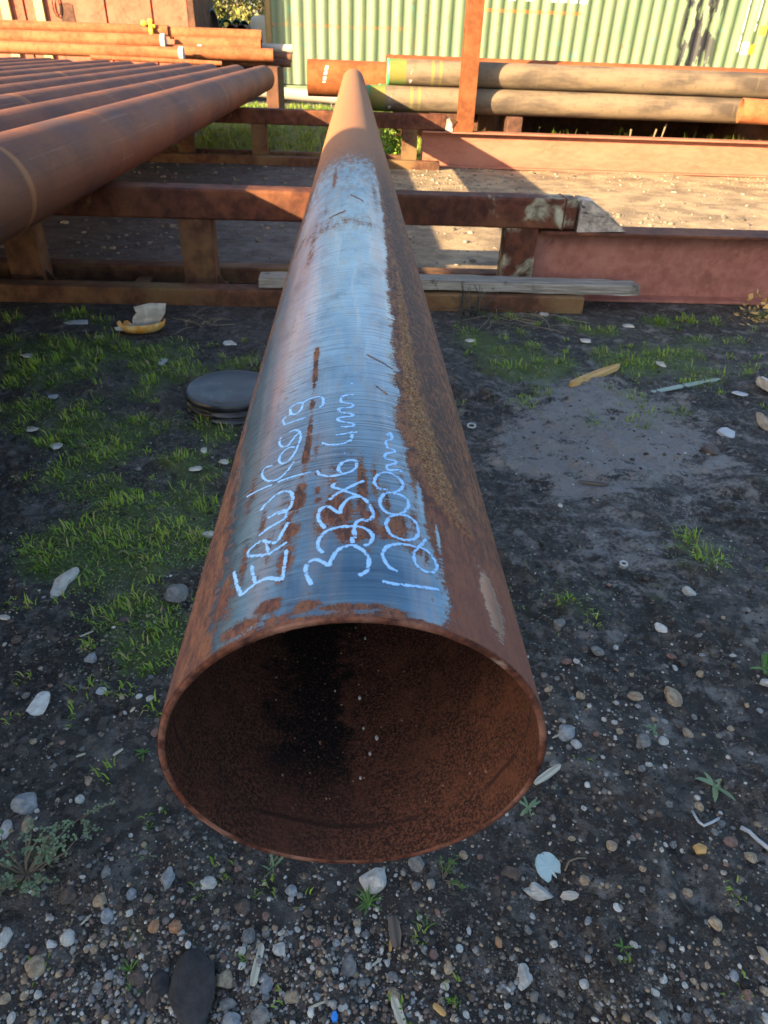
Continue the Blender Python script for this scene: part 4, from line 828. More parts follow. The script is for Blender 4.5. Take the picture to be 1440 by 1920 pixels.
BIG = [(121,1095,40,50,'pale',5,1,'pale angular white stone standing proud of the mud, left of the pipe below the grass'), (331,1113,44,38,'grey',2,2,'rounded grey stone just left of the pipe mouth, beside a small green weed'),
 (75,1322,46,40,'white',6,3,'flat ragged whitish stone low in the mud near the left edge'), (50,1508,56,36,'bluish',3,4,'long flat grey stone near the left edge above the leafy ground weeds'),
 (10,1556,30,34,'pale',4,5,'pale stone cut by the left edge beside the ground weeds'), (52,1548,22,36,'tan',3,6,'slanting narrow buff stone by the ground weeds at the left'),
 (702,1653,58,48,'pale',5,7,'largest pale stone, with brown stains, right under the bottom of the pipe mouth'), (314,1647,28,36,'bluish',2,8,'smooth pale blue grey pebble below left of the pipe mouth'),
 (391,1658,34,22,'pale',2,9,'oval cream pebble below the lower left lip of the pipe'), (362,1866,90,118,'dark',2,10,'big flat charcoal stone at the bottom, largest of the gravel patch'),
 (418,1838,38,34,'tan',5,11,'tan and brown angular stone touching the big charcoal stone'), (67,1816,38,30,'tan',4,12,'buff angular pebble near the bottom left corner'),
 (188,1686,32,24,'tan',4,13,'yellowish grey lumpy pebble in the left gravel next to a brown one'), (132,1679,32,28,'brown',2,14,'brown rounded stone left of the yellowish lumpy pebble'),
 (290,1737,20,28,'orange',2,15,'narrow orange pink pebble, left one of an orange pair'), (330,1740,28,22,'orange',2,16,'wide orange tan pebble, right one of an orange pair'),
 (455,1702,28,30,'brown',2,17,'dull dark brown round pebble in a hollow below the pipe'), (463,1757,30,28,'grey',3,18,'mid grey rounded pebble above the wood splinter'),
 (127,1760,26,24,'pale',2,19,'pale egg shaped pebble in the left gravel'), (8,1762,24,30,'pale',3,20,'pale pebble cut by the left edge in the gravel'),
 (651,1816,32,40,'grey',5,21,'rough grey stone right of the wood splinter'), (548,1870,28,28,'tan',5,22,'blocky tan stone below right of the wood splinter'),
 (490,1908,40,34,'grey',6,23,'dark blue grey pointed stone at the bottom edge'), (434,1915,36,30,'bluish',4,24,'pale blue grey stone cut by the bottom edge'),
 (984,1832,32,48,'pale',3,25,'smooth cream bean shaped stone in the bare mud, lower right'), (300,1846,42,40,'dark',2,26,'dark round stone left of the big charcoal stone'),
 (1261,1307,32,38,'tan',4,27,'rounded buff stone half way up the right mud'), (1063,1374,36,34,'bluish',4,28,'grey blue stone right beside the pipe lip'),
 (1012,1676,56,34,'pale',7,29,'flat ragged pale slab sunk in the mud beside the broken pale disc'), (958,1638,44,26,'brown',6,30,'flat dull brown slab below the right lip of the pipe'),
 (1081,1398,22,20,'pale',3,31,'small cream stone between the pipe lip and blue pebble'), (1293,1111,28,16,'pale',4,32,'pale flat stone in the right mud below the metal nut'),
 (1240,1180,24,20,'white',5,33,'small bright white chip of stone right of the pipe'), (1333,846,32,26,'brown',5,34,'brown clod like stone near the right edge'),
 (202,1678+40,22,26,'bluish',3,35,'blue grey pebble among the left gravel below the yellowish one'), (172,1234,24,20,'bluish',4,36,'pale blue grey stone on the bare mud left of the pipe'),
 (392,1003,34,16,'pale',4,37,'pale flat stone tucked against the left side of the pipe'), (1434,1792,16,40,'tan',4,38,'upright buff stone cut by the right edge, lower right'),
 (1204,1392,36,24,'grey',4,39,'flat grey stone below the small thistle'), (783,1622,34,30,'grey',3,40,'smooth blue grey stone half buried under the right of the pipe mouth'),
 (1440-8,790,28,40,'tan',6,41,'buff ragged lump at the right edge'), (1290,1378,22,26,'tan',6,42,'pointed yellowish stone chip on the right mud'), (1048,1170,30,18,'grey',3,43,'low grey stone near the right flank of the pipe'),
 (1120,1222,26,20,'grey',3,44,'blue grey stone above a pair of small pebbles, right mud'), (425,1885,36,20,'grey',5,45,'slanting slate grey stone beneath the big charcoal one'), (262,1835,36,30,'brown',2,46,'dark brown pebble next to the dark round stone, bottom left'), (500,1845,24,44,'bluish',6,47,'long blue grey shard right of the wood splinter'), (288,1870,24,40,'brown',3,48,'slanting brown stone at the bottom left of the charcoal stone')]
for a_ in BIG: put_stone(a_[0], a_[1], a_[2]*.88, a_[3]*.84, a_[4], a_[5]+1, *a_[6:8], sub=3 if a_[2] > 26 else 2)
GRP = {'pale': ('small pale grey pebble lying in the dark foreground soil', 'pale grey pebbles in the foreground'), 'tan': ('small tan pebble lying in the dark foreground soil', 'tan pebbles in the foreground'),
       'grey': ('small mid grey pebble lying in the dark foreground soil', 'mid grey pebbles in the foreground'), 'brown': ('small brown pebble lying in the dark foreground soil', 'brown pebbles in the foreground'),
       'bluish': ('small blue grey pebble lying in the dark foreground soil', 'blue grey pebbles in the foreground'), 'reddish': ('small reddish pebble lying in the dark foreground soil', 'reddish pebbles in the foreground'),
       'white': ('small white chip of stone lying in the dark foreground soil', 'white stone chips in the foreground')}
def dens(px, py):
    d = .10
    d += 1.0*np.exp(-((px-330)/330)**2-((py-1850)/130)**2) + .7*np.exp(-((px-640)/120)**2-((py-1800)/110)**2) + .35*np.exp(-((px-830)/120)**2-((py-1860)/70)**2) + .30*np.exp(-((px-1130)/160)**2-((py-1350)/120)**2)
    d += .16*np.exp(-((px-330)/90)**2-((py-1590)/60)**2) + .22*np.exp(-((px-1300)/160)**2-((py-1850)/90)**2) + .15*np.exp(-((px-1300)/120)**2-((py-1580)/60)**2)
    return d
rs = random.Random(5); n_ = 0; tries = 0
cols = ['pale']*6+['tan']*7+['grey']*6+['brown']*5+['bluish']*2+['reddish']*2+['white']
def zoned(k_, u_, v_):
    z = 'in the bottom left gravel' if u_ < 480 and v_ > 1640 else 'left of the pipe mouth' if u_ < 480 else 'below the pipe mouth' if u_ < 900 else 'at the lower right' if v_ > 1560 else 'on the mud right of the pipe'
    a_ = GRP[k_][0].split(' lying')[0]; b_ = GRP[k_][1].split(' in the')[0]; return '%s lying in dark soil %s' % (a_, z), '%s %s' % (b_, z)
while n_ < 285 and tries < 20000:
    tries += 1; u_, v_ = rs.uniform(-10, 1450), rs.uniform(1150, 1930)
    if rs.random() > dens(u_, v_) or (300 < u_ < 1020 and v_ < 1600): continue
    p = at_z(u_, v_); w = min(rs.lognormvariate(2.5, .28), 23)
    if any((p[0]-a_)**2+(p[1]-b_)**2 < (r_+w*.00055)**2 for a_, b_, r_ in OCC): continue
    k_ = rs.choice(cols); put_stone(u_, v_, w, w*rs.uniform(.65, 1.05), k_, rs.choice([3, 5, 6, 7]), rs.randrange(4), *zoned(k_, u_, v_), rot=rs.uniform(0, 3.1), sub=2); n_ += 1
# the countless fine gravel: one object
ico = bmesh.new(); bmesh.ops.create_icosphere(ico, subdivisions=1, radius=1); ico.verts.ensure_lookup_table()
BV = np.array([v.co for v in ico.verts]); BF = np.array([[v.index for v in f.verts] for f in ico.faces]); ico.free()
def gravel(name, P3, size, seed, pal):
    r = np.random.default_rng(seed); n = len(P3); nb = len(BV)
    V = BV[None]*(1+.25*r.normal(size=(n, nb, 1))*.6)
    sc = size[:, None]*np.stack([.75+.5*r.random(n), .75+.5*r.random(n), .45+.3*r.random(n)], -1); V = V*sc[:, None, :]
    a = r.random(n)*6.283; ca, sa = np.cos(a)[:, None], np.sin(a)[:, None]; V = np.stack([V[..., 0]*ca-V[..., 1]*sa, V[..., 0]*sa+V[..., 1]*ca, V[..., 2]], -1)
    V = V + P3[:, None, :]; F = BF[None]+(np.arange(n)*nb)[:, None, None]
    me = mesh_np(name, V.reshape(-1, 3), F.reshape(-1, 3)); c = np.array(pal)[r.integers(0, len(pal), n)]*(.7+.6*r.random(n))[:, None]
    at = me.attributes.new('tint', 'FLOAT_COLOR', 'POINT'); at.data.foreach_set('color', np.repeat(np.concatenate([c, np.ones((n, 1))], 1), nb, 0).ravel().astype(np.float32)); return me
m = M('gravel_stone'); MAT_GRAVEL = m.done(m.mix(m.math('MULTIPLY', m.step(m.noise(m.pos(), 160, 4), .5, .7), .5), m.attr('tint', 'Color'), (.05, .05, .05)), .8, spec=.3)
r = np.random.default_rng(3); U = r.uniform(-260, 1760, 80000); Vp = 560+1410*r.random(80000)**.8
keep = r.random(80000) < (dens(U, Vp)*.60 + .02); U, Vp = U[keep], Vp[keep]
P3 = np.array([at_z(a_, b_) for a_, b_ in zip(U, Vp)]); P3[:, 2] = hgt(P3[:, 0], P3[:, 1])
size = np.clip(r.lognormal(-6.12, .45, len(P3)), .0008, .0068); P3[:, 2] += size*.15
PAL = [(.26, .25, .23), (.36, .34, .30), (.15, .15, .145), (.25, .19, .13), (.10, .08, .065), (.18, .195, .205), (.17, .11, .085), (.42, .41, .38), (.06, .057, .054), (.28, .21, .13), (.13, .10, .08)]
tag(link('gravel', gravel('gravel', P3, size, 4, PAL), MAT_GRAVEL), None, None, None, 'stuff')
r = np.random.default_rng(14); U = r.uniform(-260, 1760, 84000); Vp = 575+1400*r.random(84000)**.75
P3 = np.array([at_z(a_, b_) for a_, b_ in zip(U, Vp)]); P3[:, 2] = hgt(P3[:, 0], P3[:, 1])
cl_ = fbm(P3[:, 0], P3[:, 1], 5.0, 4, 77); kp = r.random(len(P3)) < sm(cl_, .34, .60)*np.where((P3[:, 0] > .2) & (P3[:, 1] > .15), .40, .8); P3 = P3[kp]
size = np.clip(r.lognormal(-6.15, .55, len(P3)), .0008, .011)*np.clip(.7+.25*P3[:, 1], .8, 1.4); P3[:, 2] += size*.05
tag(link('soil_crumbs', gravel('soil_crumbs', P3, size, 15, [(.016, .013, .011), (.04, .034, .028), (.07, .061, .052), (.12, .106, .09), (.028, .023, .019), (.05, .04, .031), (.17, .155, .135)]), MAT_GRAVEL), None, None, None, 'stuff')
r = np.random.default_rng(8); n = 9000; xx = r.uniform(-3.5, 5.5, n); yy = 4.0+5.0*r.random(n)**1.0
ok = r.random(n) < .25+.75*sm(vnoise(xx*1.2, yy*1.2, 9), .35, .65); xx, yy = xx[ok], yy[ok]; P3 = np.stack([xx, yy, hgt(xx, yy)], -1)
size = np.clip(r.lognormal(-4.75, .5, len(P3)), .003, .03); P3[:, 2] += size*.1
tag(link('coarse_gravel', gravel('coarse_gravel', P3, size, 6, [(.20, .165, .12), (.27, .22, .155), (.14, .115, .085), (.09, .075, .06), (.17, .155, .135)]), MAT_GRAVEL), None, None, None, 'stuff')

# ------------------------------------------------------------------ grass
def blades(cent, nb, spread, length, width, seed, lean=.6):
    r = np.random.default_rng(seed); n = int(nb.sum()); idx = np.repeat(np.arange(len(cent)), nb)
    sp = spread[idx]; a = r.random(n)*6.283; d = sp*np.sqrt(r.random(n)); bx = cent[idx, 0]+d*np.cos(a); by = cent[idx, 1]+d*np.sin(a); bz = hgt(bx, by)-.002
    L = length[idx]*(.45+.75*r.random(n)); az = a*.55+r.random(n)*6.283*.45; ln = lean*(.35+.9*r.random(n))
    dx, dy = np.cos(az), np.sin(az); w = width[idx]*(.6+.7*r.random(n)); px, py = -dy, dx
    z1 = L*.62*np.cos(ln*.6); h1 = L*.55*np.sin(ln*.6); z2 = z1+L*.42*np.cos(ln*1.7); h2 = h1+L*.5*np.sin(ln*1.7)
    V = np.stack([np.stack([bx-px*w, by-py*w, bz], -1), np.stack([bx+px*w, by+py*w, bz], -1), np.stack([bx+dx*h1+px*w*.8, by+dy*h1+py*w*.8, bz+z1], -1),
                  np.stack([bx+dx*h1-px*w*.8, by+dy*h1-py*w*.8, bz+z1], -1), np.stack([bx+dx*h2, by+dy*h2, bz+z2], -1)], 1).reshape(-1, 3)
    k = np.arange(n)*5; return V, np.stack([k+3, k+2, k+4], -1), np.stack([k, k+1, k+2, k+3], -1)
def mat_grass(name, a, b_, dry):
    m = M(name); g = m.n('ShaderNodeNewGeometry').outputs['Random Per Island']; f = m.noise(m.pos(), 5, 4)
    c = m.mix(m.step(f, .35, .65), a, b_); c = m.mix(m.step(g, .82, .9), c, dry); c = m.mix(m.step(g, .0, .4, .45, 0), c, tuple(v*.5 for v in a))
    tr = m.n('ShaderNodeBsdfTranslucent'); m.put(tr.inputs[0], c); mx = m.n('ShaderNodeMixShader'); mx.inputs[0].default_value = .25
    m.done(c, .5, spec=.3); m.t.links.new(m.b.outputs[0], mx.inputs[1]); m.t.links.new(tr.outputs[0], mx.inputs[2]); m.t.links.new(mx.outputs[0], m.out.inputs[0]); return m.m
MAT_GRASS = mat_grass('grass_blades', (.13, .23, .022), (.28, .41, .04), (.36, .31, .12))
r = np.random.default_rng(21)
cen = np.array(TUFT_XY); ext = []
for (tx, ty) in TUFT_XY:
    for _ in range(1): ext.append((tx+r.normal()*.07, ty+r.normal()*.07))
sc_ = [at_z(r.uniform(0, 520), r.uniform(600, 1400)) for _ in range(60)]+[at_z(r.uniform(860, 1440), r.uniform(590, 780)) for _ in range(50)]+[at_z(r.uniform(0, 1440), r.uniform(1200, 1900)) for _ in range(26)]
cen2 = np.array(ext+[(p[0], p[1]) for p in sc_])
allc = np.concatenate([cen, cen2]); k1 = len(cen)
dist = np.hypot(allc[:, 0], allc[:, 1]+.37)
nb = np.where(np.arange(len(allc)) < k1, r.integers(14, 48, len(allc)), r.integers(4, 15, len(allc)))
spread = np.where(np.arange(len(allc)) < k1, .028+.035*r.random(len(allc)), .012+.02*r.random(len(allc)))
length = .014+.018*r.random(len(allc)); length[:k1] *= 1.25; length *= np.clip(.75+.2*dist, .8, 1.5)
ok = ~((np.abs(allc[:, 0]-cx) < .18) & (np.abs(allc[:, 1]-cy) < .18)); allc, nb, spread, length = allc[ok], nb[ok], spread[ok], length[ok]
V, F3, F4 = blades(allc, nb, spread, length, np.full(len(allc), .0019), 5, 1.15)
tag(link('grass', mesh_np('grass', V, F3, F4), MAT_GRASS), None, None, None, 'stuff')
# low creeping leaves between the tufts
n = 15000; ci = r.integers(0, k1, n); bx = TUFT_XY[ci, 0]+r.normal(size=n)*.075; by = TUFT_XY[ci, 1]+r.normal(size=n)*.06; bz = hgt(bx, by)+.002+.008*r.random(n)
a = r.random(n)*6.283; s = .0018+.0026*r.random(n); dx, dy = np.cos(a)*s, np.sin(a)*s; tz = s*r.normal(size=n)*.5
V = np.stack([np.stack([bx-dx, by-dy, bz-tz], -1), np.stack([bx+dy*.6, by-dx*.6, bz], -1), np.stack([bx+dx, by+dy, bz+tz], -1), np.stack([bx-dy*.6, by+dx*.6, bz], -1)], 1).reshape(-1, 3)
MAT_CREEP = mat_grass('creeping_leaves', (.10, .17, .05), (.17, .26, .09), (.22, .22, .14))
tag(link('ground_cover', mesh_np('ground_cover', V, None, np.arange(4*n).reshape(n, 4)), MAT_CREEP), None, None, None, 'stuff')
# rough grass beyond the farther rack
n = 4200; xx = r.uniform(-5, 1.4, n); yy = 8.95+8*r.random(n)**1.5; cen = np.stack([xx, yy], -1)
V, F3, F4 = blades(cen, r.integers(5, 12, n), np.full(n, .10), .05+.08*r.random(n), np.full(n, .005), 6, .8)
xr_ = r.uniform(1.5, 8, 260); c2 = np.stack([xr_, 9.05+.3*r.random(260)], -1); V2, G3, G4 = blades(c2, r.integers(3, 8, 260), np.full(260, .06), np.where(r.random(260) < .2, .38, .33)+.03*r.random(260), np.full(260, .003), 7, .25)
MAT_GRASS2 = mat_grass('rough_grass', (.14, .25, .02), (.28, .38, .05), (.40, .34, .12))
tag(link('rough_grass', mesh_np('rough_grass', np.concatenate([V, V2]), np.concatenate([F3, G3+len(V)]), np.concatenate([F4, G4+len(V)])), MAT_GRASS2), None, None, None, 'stuff')

# ------------------------------------------------------------------ single weeds
MAT_W1 = mat_grass('weed_leaf', (.07, .15, .03), (.12, .24, .045), (.12, .2, .05)); MAT_WB = mat_grass('grey_weed_leaf', (.13, .21, .11), (.20, .29, .16), (.2, .24, .14))
m = M('dry_stem'); MAT_STEM = m.done(m.mix(m.noise(m.obj(), 40, 3), (.09, .065, .045), (.22, .17, .11)), .9)
def leaf(bm, base, az, el, L, w, curl=.5, seg=4):
    d = Vector((math.cos(az), math.sin(az), 0)); side = Vector((-d.y, d.x, 0)); row = []
    for i in range(seg+1):
        t_ = i/seg; e_ = el-curl*t_*1.4; p = (row[-1][2] if row else Vector(base)) + (d*math.cos(e_)+Vector((0, 0, math.sin(e_))))*(L/seg if i else 0)
        ww = w*math.sin(math.pi*min(.97, .12+.85*t_))**.8; row.append((bm.verts.new(p-side*ww+Vector((0, 0, ww*.3))), bm.verts.new(p+side*ww+Vector((0, 0, ww*.3))), p, bm.verts.new(p)))
    for A_, B_ in zip(row, row[1:]): bm.faces.new((A_[0], A_[3], B_[3], B_[0])); bm.faces.new((A_[3], A_[1], B_[1], B_[3]))
def weed(px, py, spx, n, kind, label, cat='weed', mat=None, seed=0):
    rr = random.Random(px*7+py); p = G(px, py); dist = (Vector(CAM)-p).length; R_ = spx*dist/FPX/2
    t = thing('weed', label, cat, tuple(p)); b = bmesh.new()
    if kind == 'tuft':
        for k in range(n): leaf(b, (rr.uniform(-1, 1)*R_*.18, rr.uniform(-1, 1)*R_*.18, -.002), rr.uniform(0, 6.28), rr.uniform(.5, 1.45), R_*rr.uniform(.7, 1.25), R_*.05, .5)
        bm_obj('leaf_tuft', b, mat or MAT_W1, t, True)
    elif kind == 'rosette':
        b.free()
        for k in range(n):
            b = bmesh.new(); leaf(b, (rr.uniform(-.06, .06)*R_, rr.uniform(-.06, .06)*R_, .001), k*6.283/n+rr.uniform(-.5, .5), rr.uniform(.15, 1.1), R_*rr.uniform(.5, 1.2), R_*rr.uniform(.07, .12), rr.uniform(.3, 1.0)); bm_obj('leaf', b, mat or MAT_W1, t, True)
    elif kind == 'sprig':
        b.free(); bs = bmesh.new()
        lf = bmesh.new()
        for k in range(n):
            az = rr.uniform(0, 6.28); q = Vector((0, 0, 0)); pts = [q.copy()]
            L = R_*rr.uniform(.6, 1.2)
            for j in range(4): az += rr.uniform(-.5, .5); q = q + Vector((math.cos(az)*L/4, math.sin(az)*L/4, R_*rr.uniform(.04, .16))); pts.append(q.copy())
            tube(bs, pts, [R_*.025]*4+[R_*.012], 5)
            for q in pts[2:]:
                for _ in range(5): leaf(lf, q+Vector((rr.uniform(-1, 1), rr.uniform(-1, 1), rr.uniform(0, 1)))*R_*.07, rr.uniform(0, 6.28), rr.uniform(.1, .9), R_*rr.uniform(.06, .11), R_*.035, .3, 2)
        bm_obj('stem', bs, MAT_STEM, t, True); bm_obj('leaves', lf, mat or MAT_WB, t, True)
    return t
for a_ in [(690, 1695, 50, 20, 'tuft', 'small bright green grass tuft directly below the largest pale stone'), (512, 1626, 52, 13, 'tuft', 'grey green blades just under the lower lip of the pipe mouth', 'weed', MAT_WB),
           (270, 1412, 40, 6, 'rosette', 'small green seedling left of the pipe mouth'), (150, 1535, 95, 7, 'sprig', 'straggling weed with round leaves on brown stems, left foreground'),
           (50, 1640, 130, 26, 'sprig', 'wide mat of small leaved creeping weed at the left edge'), (275, 1605, 40, 5, 'sprig', 'small sprig left of the smooth blue grey pebble'),
           (990, 1515, 56, 7, 'rosette', 'star shaped pale green weed beside the right lip of the pipe', 'weed', MAT_WB), (1338, 1475, 76, 6, 'rosette', 'flat leaved weed on the right mud', 'weed', MAT_WB),
           (1226, 1368, 40, 9, 'rosette', 'small grey green thistle by the grey stones right of the pipe', 'weed', MAT_WB), (1432, 1256, 60, 8, 'rosette', 'green plant cut by the right edge'),
           (1168, 1778, 38, 5, 'rosette', 'lone green seedling on the bare mud, lower right'), (830, 1650, 80, 7, 'sprig', 'yellow green sprigs below the right of the pipe mouth', 'weed', MAT_W1),
           (797, 1735, 40, 9, 'tuft', 'thin yellowish tuft right of the bright grass tuft'), (462, 1800, 36, 14, 'tuft', 'little grass tuft left of the wood splinter'), (243, 1822, 40, 14, 'tuft', 'little grass tuft among the left gravel stones'),
           (247, 1860, 30, 10, 'tuft', 'thin tuft below another one in the left gravel'), (350, 1113+14, 34, 4, 'sprig', 'small leafy weed touching the grey stone left of the pipe'), (278, 1552, 26, 8, 'tuft', 'tiny yellow green tuft in the bare soil left of the pipe mouth'),
           (480, 1500+180, 20, 6, 'tuft', 'tiny green shoots near the oval cream pebble')]: weed(*a_)
# leafy shrub behind the farther rack
P_ = at_z(733, 292); t = thing('shrub', 'bright lime green leafy shrub seen right of the pipe between the rack posts', 'shrub', (float(P_[0])+.02, float(P_[1])-.25, 0))
V, F = leaf_cloud(420, [(0, 0, .14, .14), (.05, 0, .24, .09)], .024, 9); link('leaves', mesh_np('leaves', V, None, F), mat_leaf('lime_leaves', (.10, .22, .02), (.18, .33, .035)), t)
b = bmesh.new(); tube(b, [(0, 0, -.02), (.01, 0, .2)], .008, 5); bm_obj('stem', b, MAT_STEM, t)
# dead stalks standing by the pink girder
for u, hh in ((1238, .50), (1222, .44), (1182, .43)):
    P_ = at_y(u, 250, 9.1); t = thing('dead_stalk', 'dry brown stalk standing behind the pink girder, %s of three' % {1238: 'tallest and rightmost', 1222: 'middle', 1182: 'leftmost'}[u], 'dry plant', (float(P_[0]), 9.1, 0)); b = bmesh.new()
    tube(b, [(0, 0, -.02), (.01, 0, hh*.5), (.05 if u > 1190 else .0, 0, hh)], [.006, .006, .012], 6); bm_obj('stem', b, MAT_STEM, t)
# dry straw clumps
def straw(px, py, spx, n, label, mat, up=.25, seed=1):
    rr = random.Random(seed); p = G(px, py); R_ = spx*(Vector(CAM)-p).length/FPX/2; b = bmesh.new()
    for k in range(n):
        az = rr.uniform(0, 6.28); q = Vector((rr.uniform(-1, 1)*R_*.5, rr.uniform(-1, 1)*R_*.4, .004)); L = R_*rr.uniform(.4, 1.1); el = rr.uniform(-.05, up)*2; pts = [q.copy()]
        for j in range(3): az += rr.uniform(-.5, .5); q = q+Vector((math.cos(az)*math.cos(el), math.sin(az)*math.cos(el), math.sin(el)))*L/3; el -= .3; q.z = max(q.z, .003); pts.append(q.copy())
        tube(b, pts, .0016+.0006*rr.random(), 4)
    o = bm_obj('dry_grass', b, mat); o.location = p; return tag(o, label, 'dry grass')
m = M('straw'); MAT_STRAW = m.done(m.mix(m.n('ShaderNodeNewGeometry').outputs['Random Per Island'], (.08, .065, .045), (.24, .195, .125)), .8)
m = M('dead_weed'); MAT_DEADW = m.done(m.mix(m.n('ShaderNodeNewGeometry').outputs['Random Per Island'], (.025, .024, .022), (.10, .085, .07)), .9)
straw(378, 610, 100, 20, 'clump of dry straw and dead grass before the nearer rack, left of the pipe', MAT_STRAW, .5, 1)
straw(975, 600, 200, 30, 'dry straw scattered in front of the right end of the lower rail', MAT_STRAW, .15, 2)
straw(885, 590, 110, 70, 'dark dead weed clump against the lower rail, right of the pipe', MAT_DEADW, .9, 3)

# ------------------------------------------------------------------ bits of wood, metal and plastic
def sliver(name, label, cat, a, b_, wpx, mat, th=.006, taper=.5):
    A_, B_ = G(*a), G(*b_); L = (B_-A_).length; w = wpx*(Vector(CAM)-A_).length/FPX/2; b = bmesh.new()
    pts = [(0, -w*taper), (L*.08, -w*.9), (L*.5, -w), (L*.9, -w*.8), (L, -w*.2), (L*.97, w*.5), (L*.6, w), (L*.2, w*.9), (0, w*taper)]
    lo = [b.verts.new((x_, y_, 0)) for x_, y_ in pts]; hi = [b.verts.new((x_, y_*.9, th+random.uniform(-1, 1)*th*.15)) for x_, y_ in pts]
    b.faces.new(lo[::-1]); b.faces.new(hi)
    for i in range(len(pts)): b.faces.new((lo[i], lo[(i+1) % 9], hi[(i+1) % 9], hi[i]))
    o = bm_obj(name, b, mat); d = B_-A_; o.location = A_+Vector((0, 0, .0015)); o.rotation_euler = (0, -math.atan2(d.z, math.hypot(d.x, d.y)), math.atan2(d.y, d.x)); return tag(o, label, cat)
m = M('pale_wood'); g = m.noise(m.scale(m.obj(), (6, 120, 40)), 1, 5); MAT_PWOOD = m.done(m.mix(m.step(g, .35, .65), (.28, .26, .20), (.46, .44, .35)), .85, 0, m.bump(g, .4, .002))
m = M('yellow_wood'); g = m.noise(m.scale(m.obj(), (4, 60, 30)), 1, 5); MAT_YWOOD = m.done(m.mix(m.step(g, .35, .65), (.34, .19, .06), (.52, .33, .12)), .8)
m = M('dark_wood'); g = m.noise(m.scale(m.obj(), (4, 90, 40)), 1, 5); MAT_DWOOD = m.done(m.mix(m.step(g, .35, .65), (.035, .028, .024), (.11, .09, .075)), .9)
m = M('bleached_plastic'); MAT_BP = m.done(m.mix(m.noise(m.obj(), 14, 4), (.26, .28, .30), (.40, .42, .44)), .5)
m = M('green_film'); MAT_FILM = m.done(m.mix(m.noise(m.obj(), 9, 4), (.10, .16, .11), (.24, .30, .24)), .35)
sliver('wood_splinter', 'pale wood splinter lying in the gravel near the bottom, left of the grey rough stone', 'wood', (473, 1850), (492, 1772), 14, MAT_PWOOD, .005)
sliver('wood_splinter', 'pale wood splinter cut by the bottom edge', 'wood', (756, 1925), (735, 1868), 15, MAT_PWOOD, .005)
sliver('wood_splinter', 'whitish wood splinter pointing at the right lip of the pipe', 'wood', (1002, 1471), (1050, 1437), 13, MAT_PWOOD, .005)
sliver('wood_stake', 'yellow brown broken stake lying on the mud right of the pipe', 'wood', (1070, 726), (1160, 690), 18, MAT_YWOOD, .02)
sliver('plastic_strip', 'limp grey green plastic strip on the mud near the right edge', 'plastic strip', (1222, 736), (1350, 712), 14, MAT_FILM, .003)
sliver('bark_piece', 'short dark piece of bark below the right of the pipe mouth', 'wood', (737, 1720), (745, 1780), 20, MAT_DWOOD, .006)
sliver('bark_piece', 'thin brown sliver of bark beside the dark one', 'wood', (731, 1785), (735, 1752), 6, MAT_YWOOD, .003)
sliver('stick', 'thin straw coloured stick in the gravel right of the blocky tan stone', 'stick', (578, 1893), (610, 1879), 4, MAT_PWOOD, .003)
sliver('stick', 'brown stick near the bottom right of the wood splinters', 'stick', (813, 1885), (836, 1905), 9, MAT_YWOOD, .004)
sliver('stick', 'short dark stick lying flat in the middle of the right mud', 'stick', (1085, 905), (1140, 911), 7, MAT_DWOOD, .006)
for i, (a_, b_, w_, lab) in enumerate([((150, 1195), (176, 1184), 3, 'grey twig on the bare mud near the white ragged stone'), ((212, 1418), (231, 1405), 5, 'short pale twig beside a green seedling, left of the pipe'), ((143, 1420), (161, 1414), 4, 'short pale twig left of another, on the bare mud'),
                                       ((245, 1335), (254, 1328), 7, 'stubby grey stick just left of the pipe lip'), ((1035, 1385), (1078, 1365), 3, 'thin dry stem behind the grey blue stone by the pipe lip'), ((152, 1735), (172, 1716), 3, 'curved white twig in the left gravel'), ((697, 1812), (716, 1798), 4, 'thin white stick between pebbles below the pipe')]): sliver('twig', lab, 'twig', a_, b_, w_, MAT_PWOOD, .002)
def wire(name, label, cat, pix, r_, mat, dz=.004):
    b = bmesh.new(); pts = [G(u, v)+Vector((0, 0, dz+r_)) for u, v in pix]; o_ = pts[0].copy(); tube(b, [p-o_ for p in pts], r_, 6); o = bm_obj(name, b, mat, None, True); o.location = o_; return tag(o, label, cat)
wire('twig', 'bleached blue grey forked twig at the right edge', 'twig', [(1386, 1556), (1402, 1564), (1418, 1580), (1440, 1597), (1460, 1606)], .0042, MAT_BP)
wire('twig', 'bleached hooked twig on the mud, left of the one at the right edge', 'twig', [(1296, 1524), (1308, 1545), (1318, 1552), (1334, 1545), (1346, 1538)], .0026, MAT_BP)
wire('twig', 'thin curled dry tendril below the pale disc', 'twig', [(1058, 1636), (1066, 1618), (1082, 1612), (1098, 1612)], .0016, MAT_STEM)
wire('wire_scrap', 'dark twisted scrap of wire on the lower right mud', 'scrap', [(1283, 1700), (1296, 1716), (1302, 1702), (1310, 1694), (1306, 1720)], .0022, MAT_BLK)
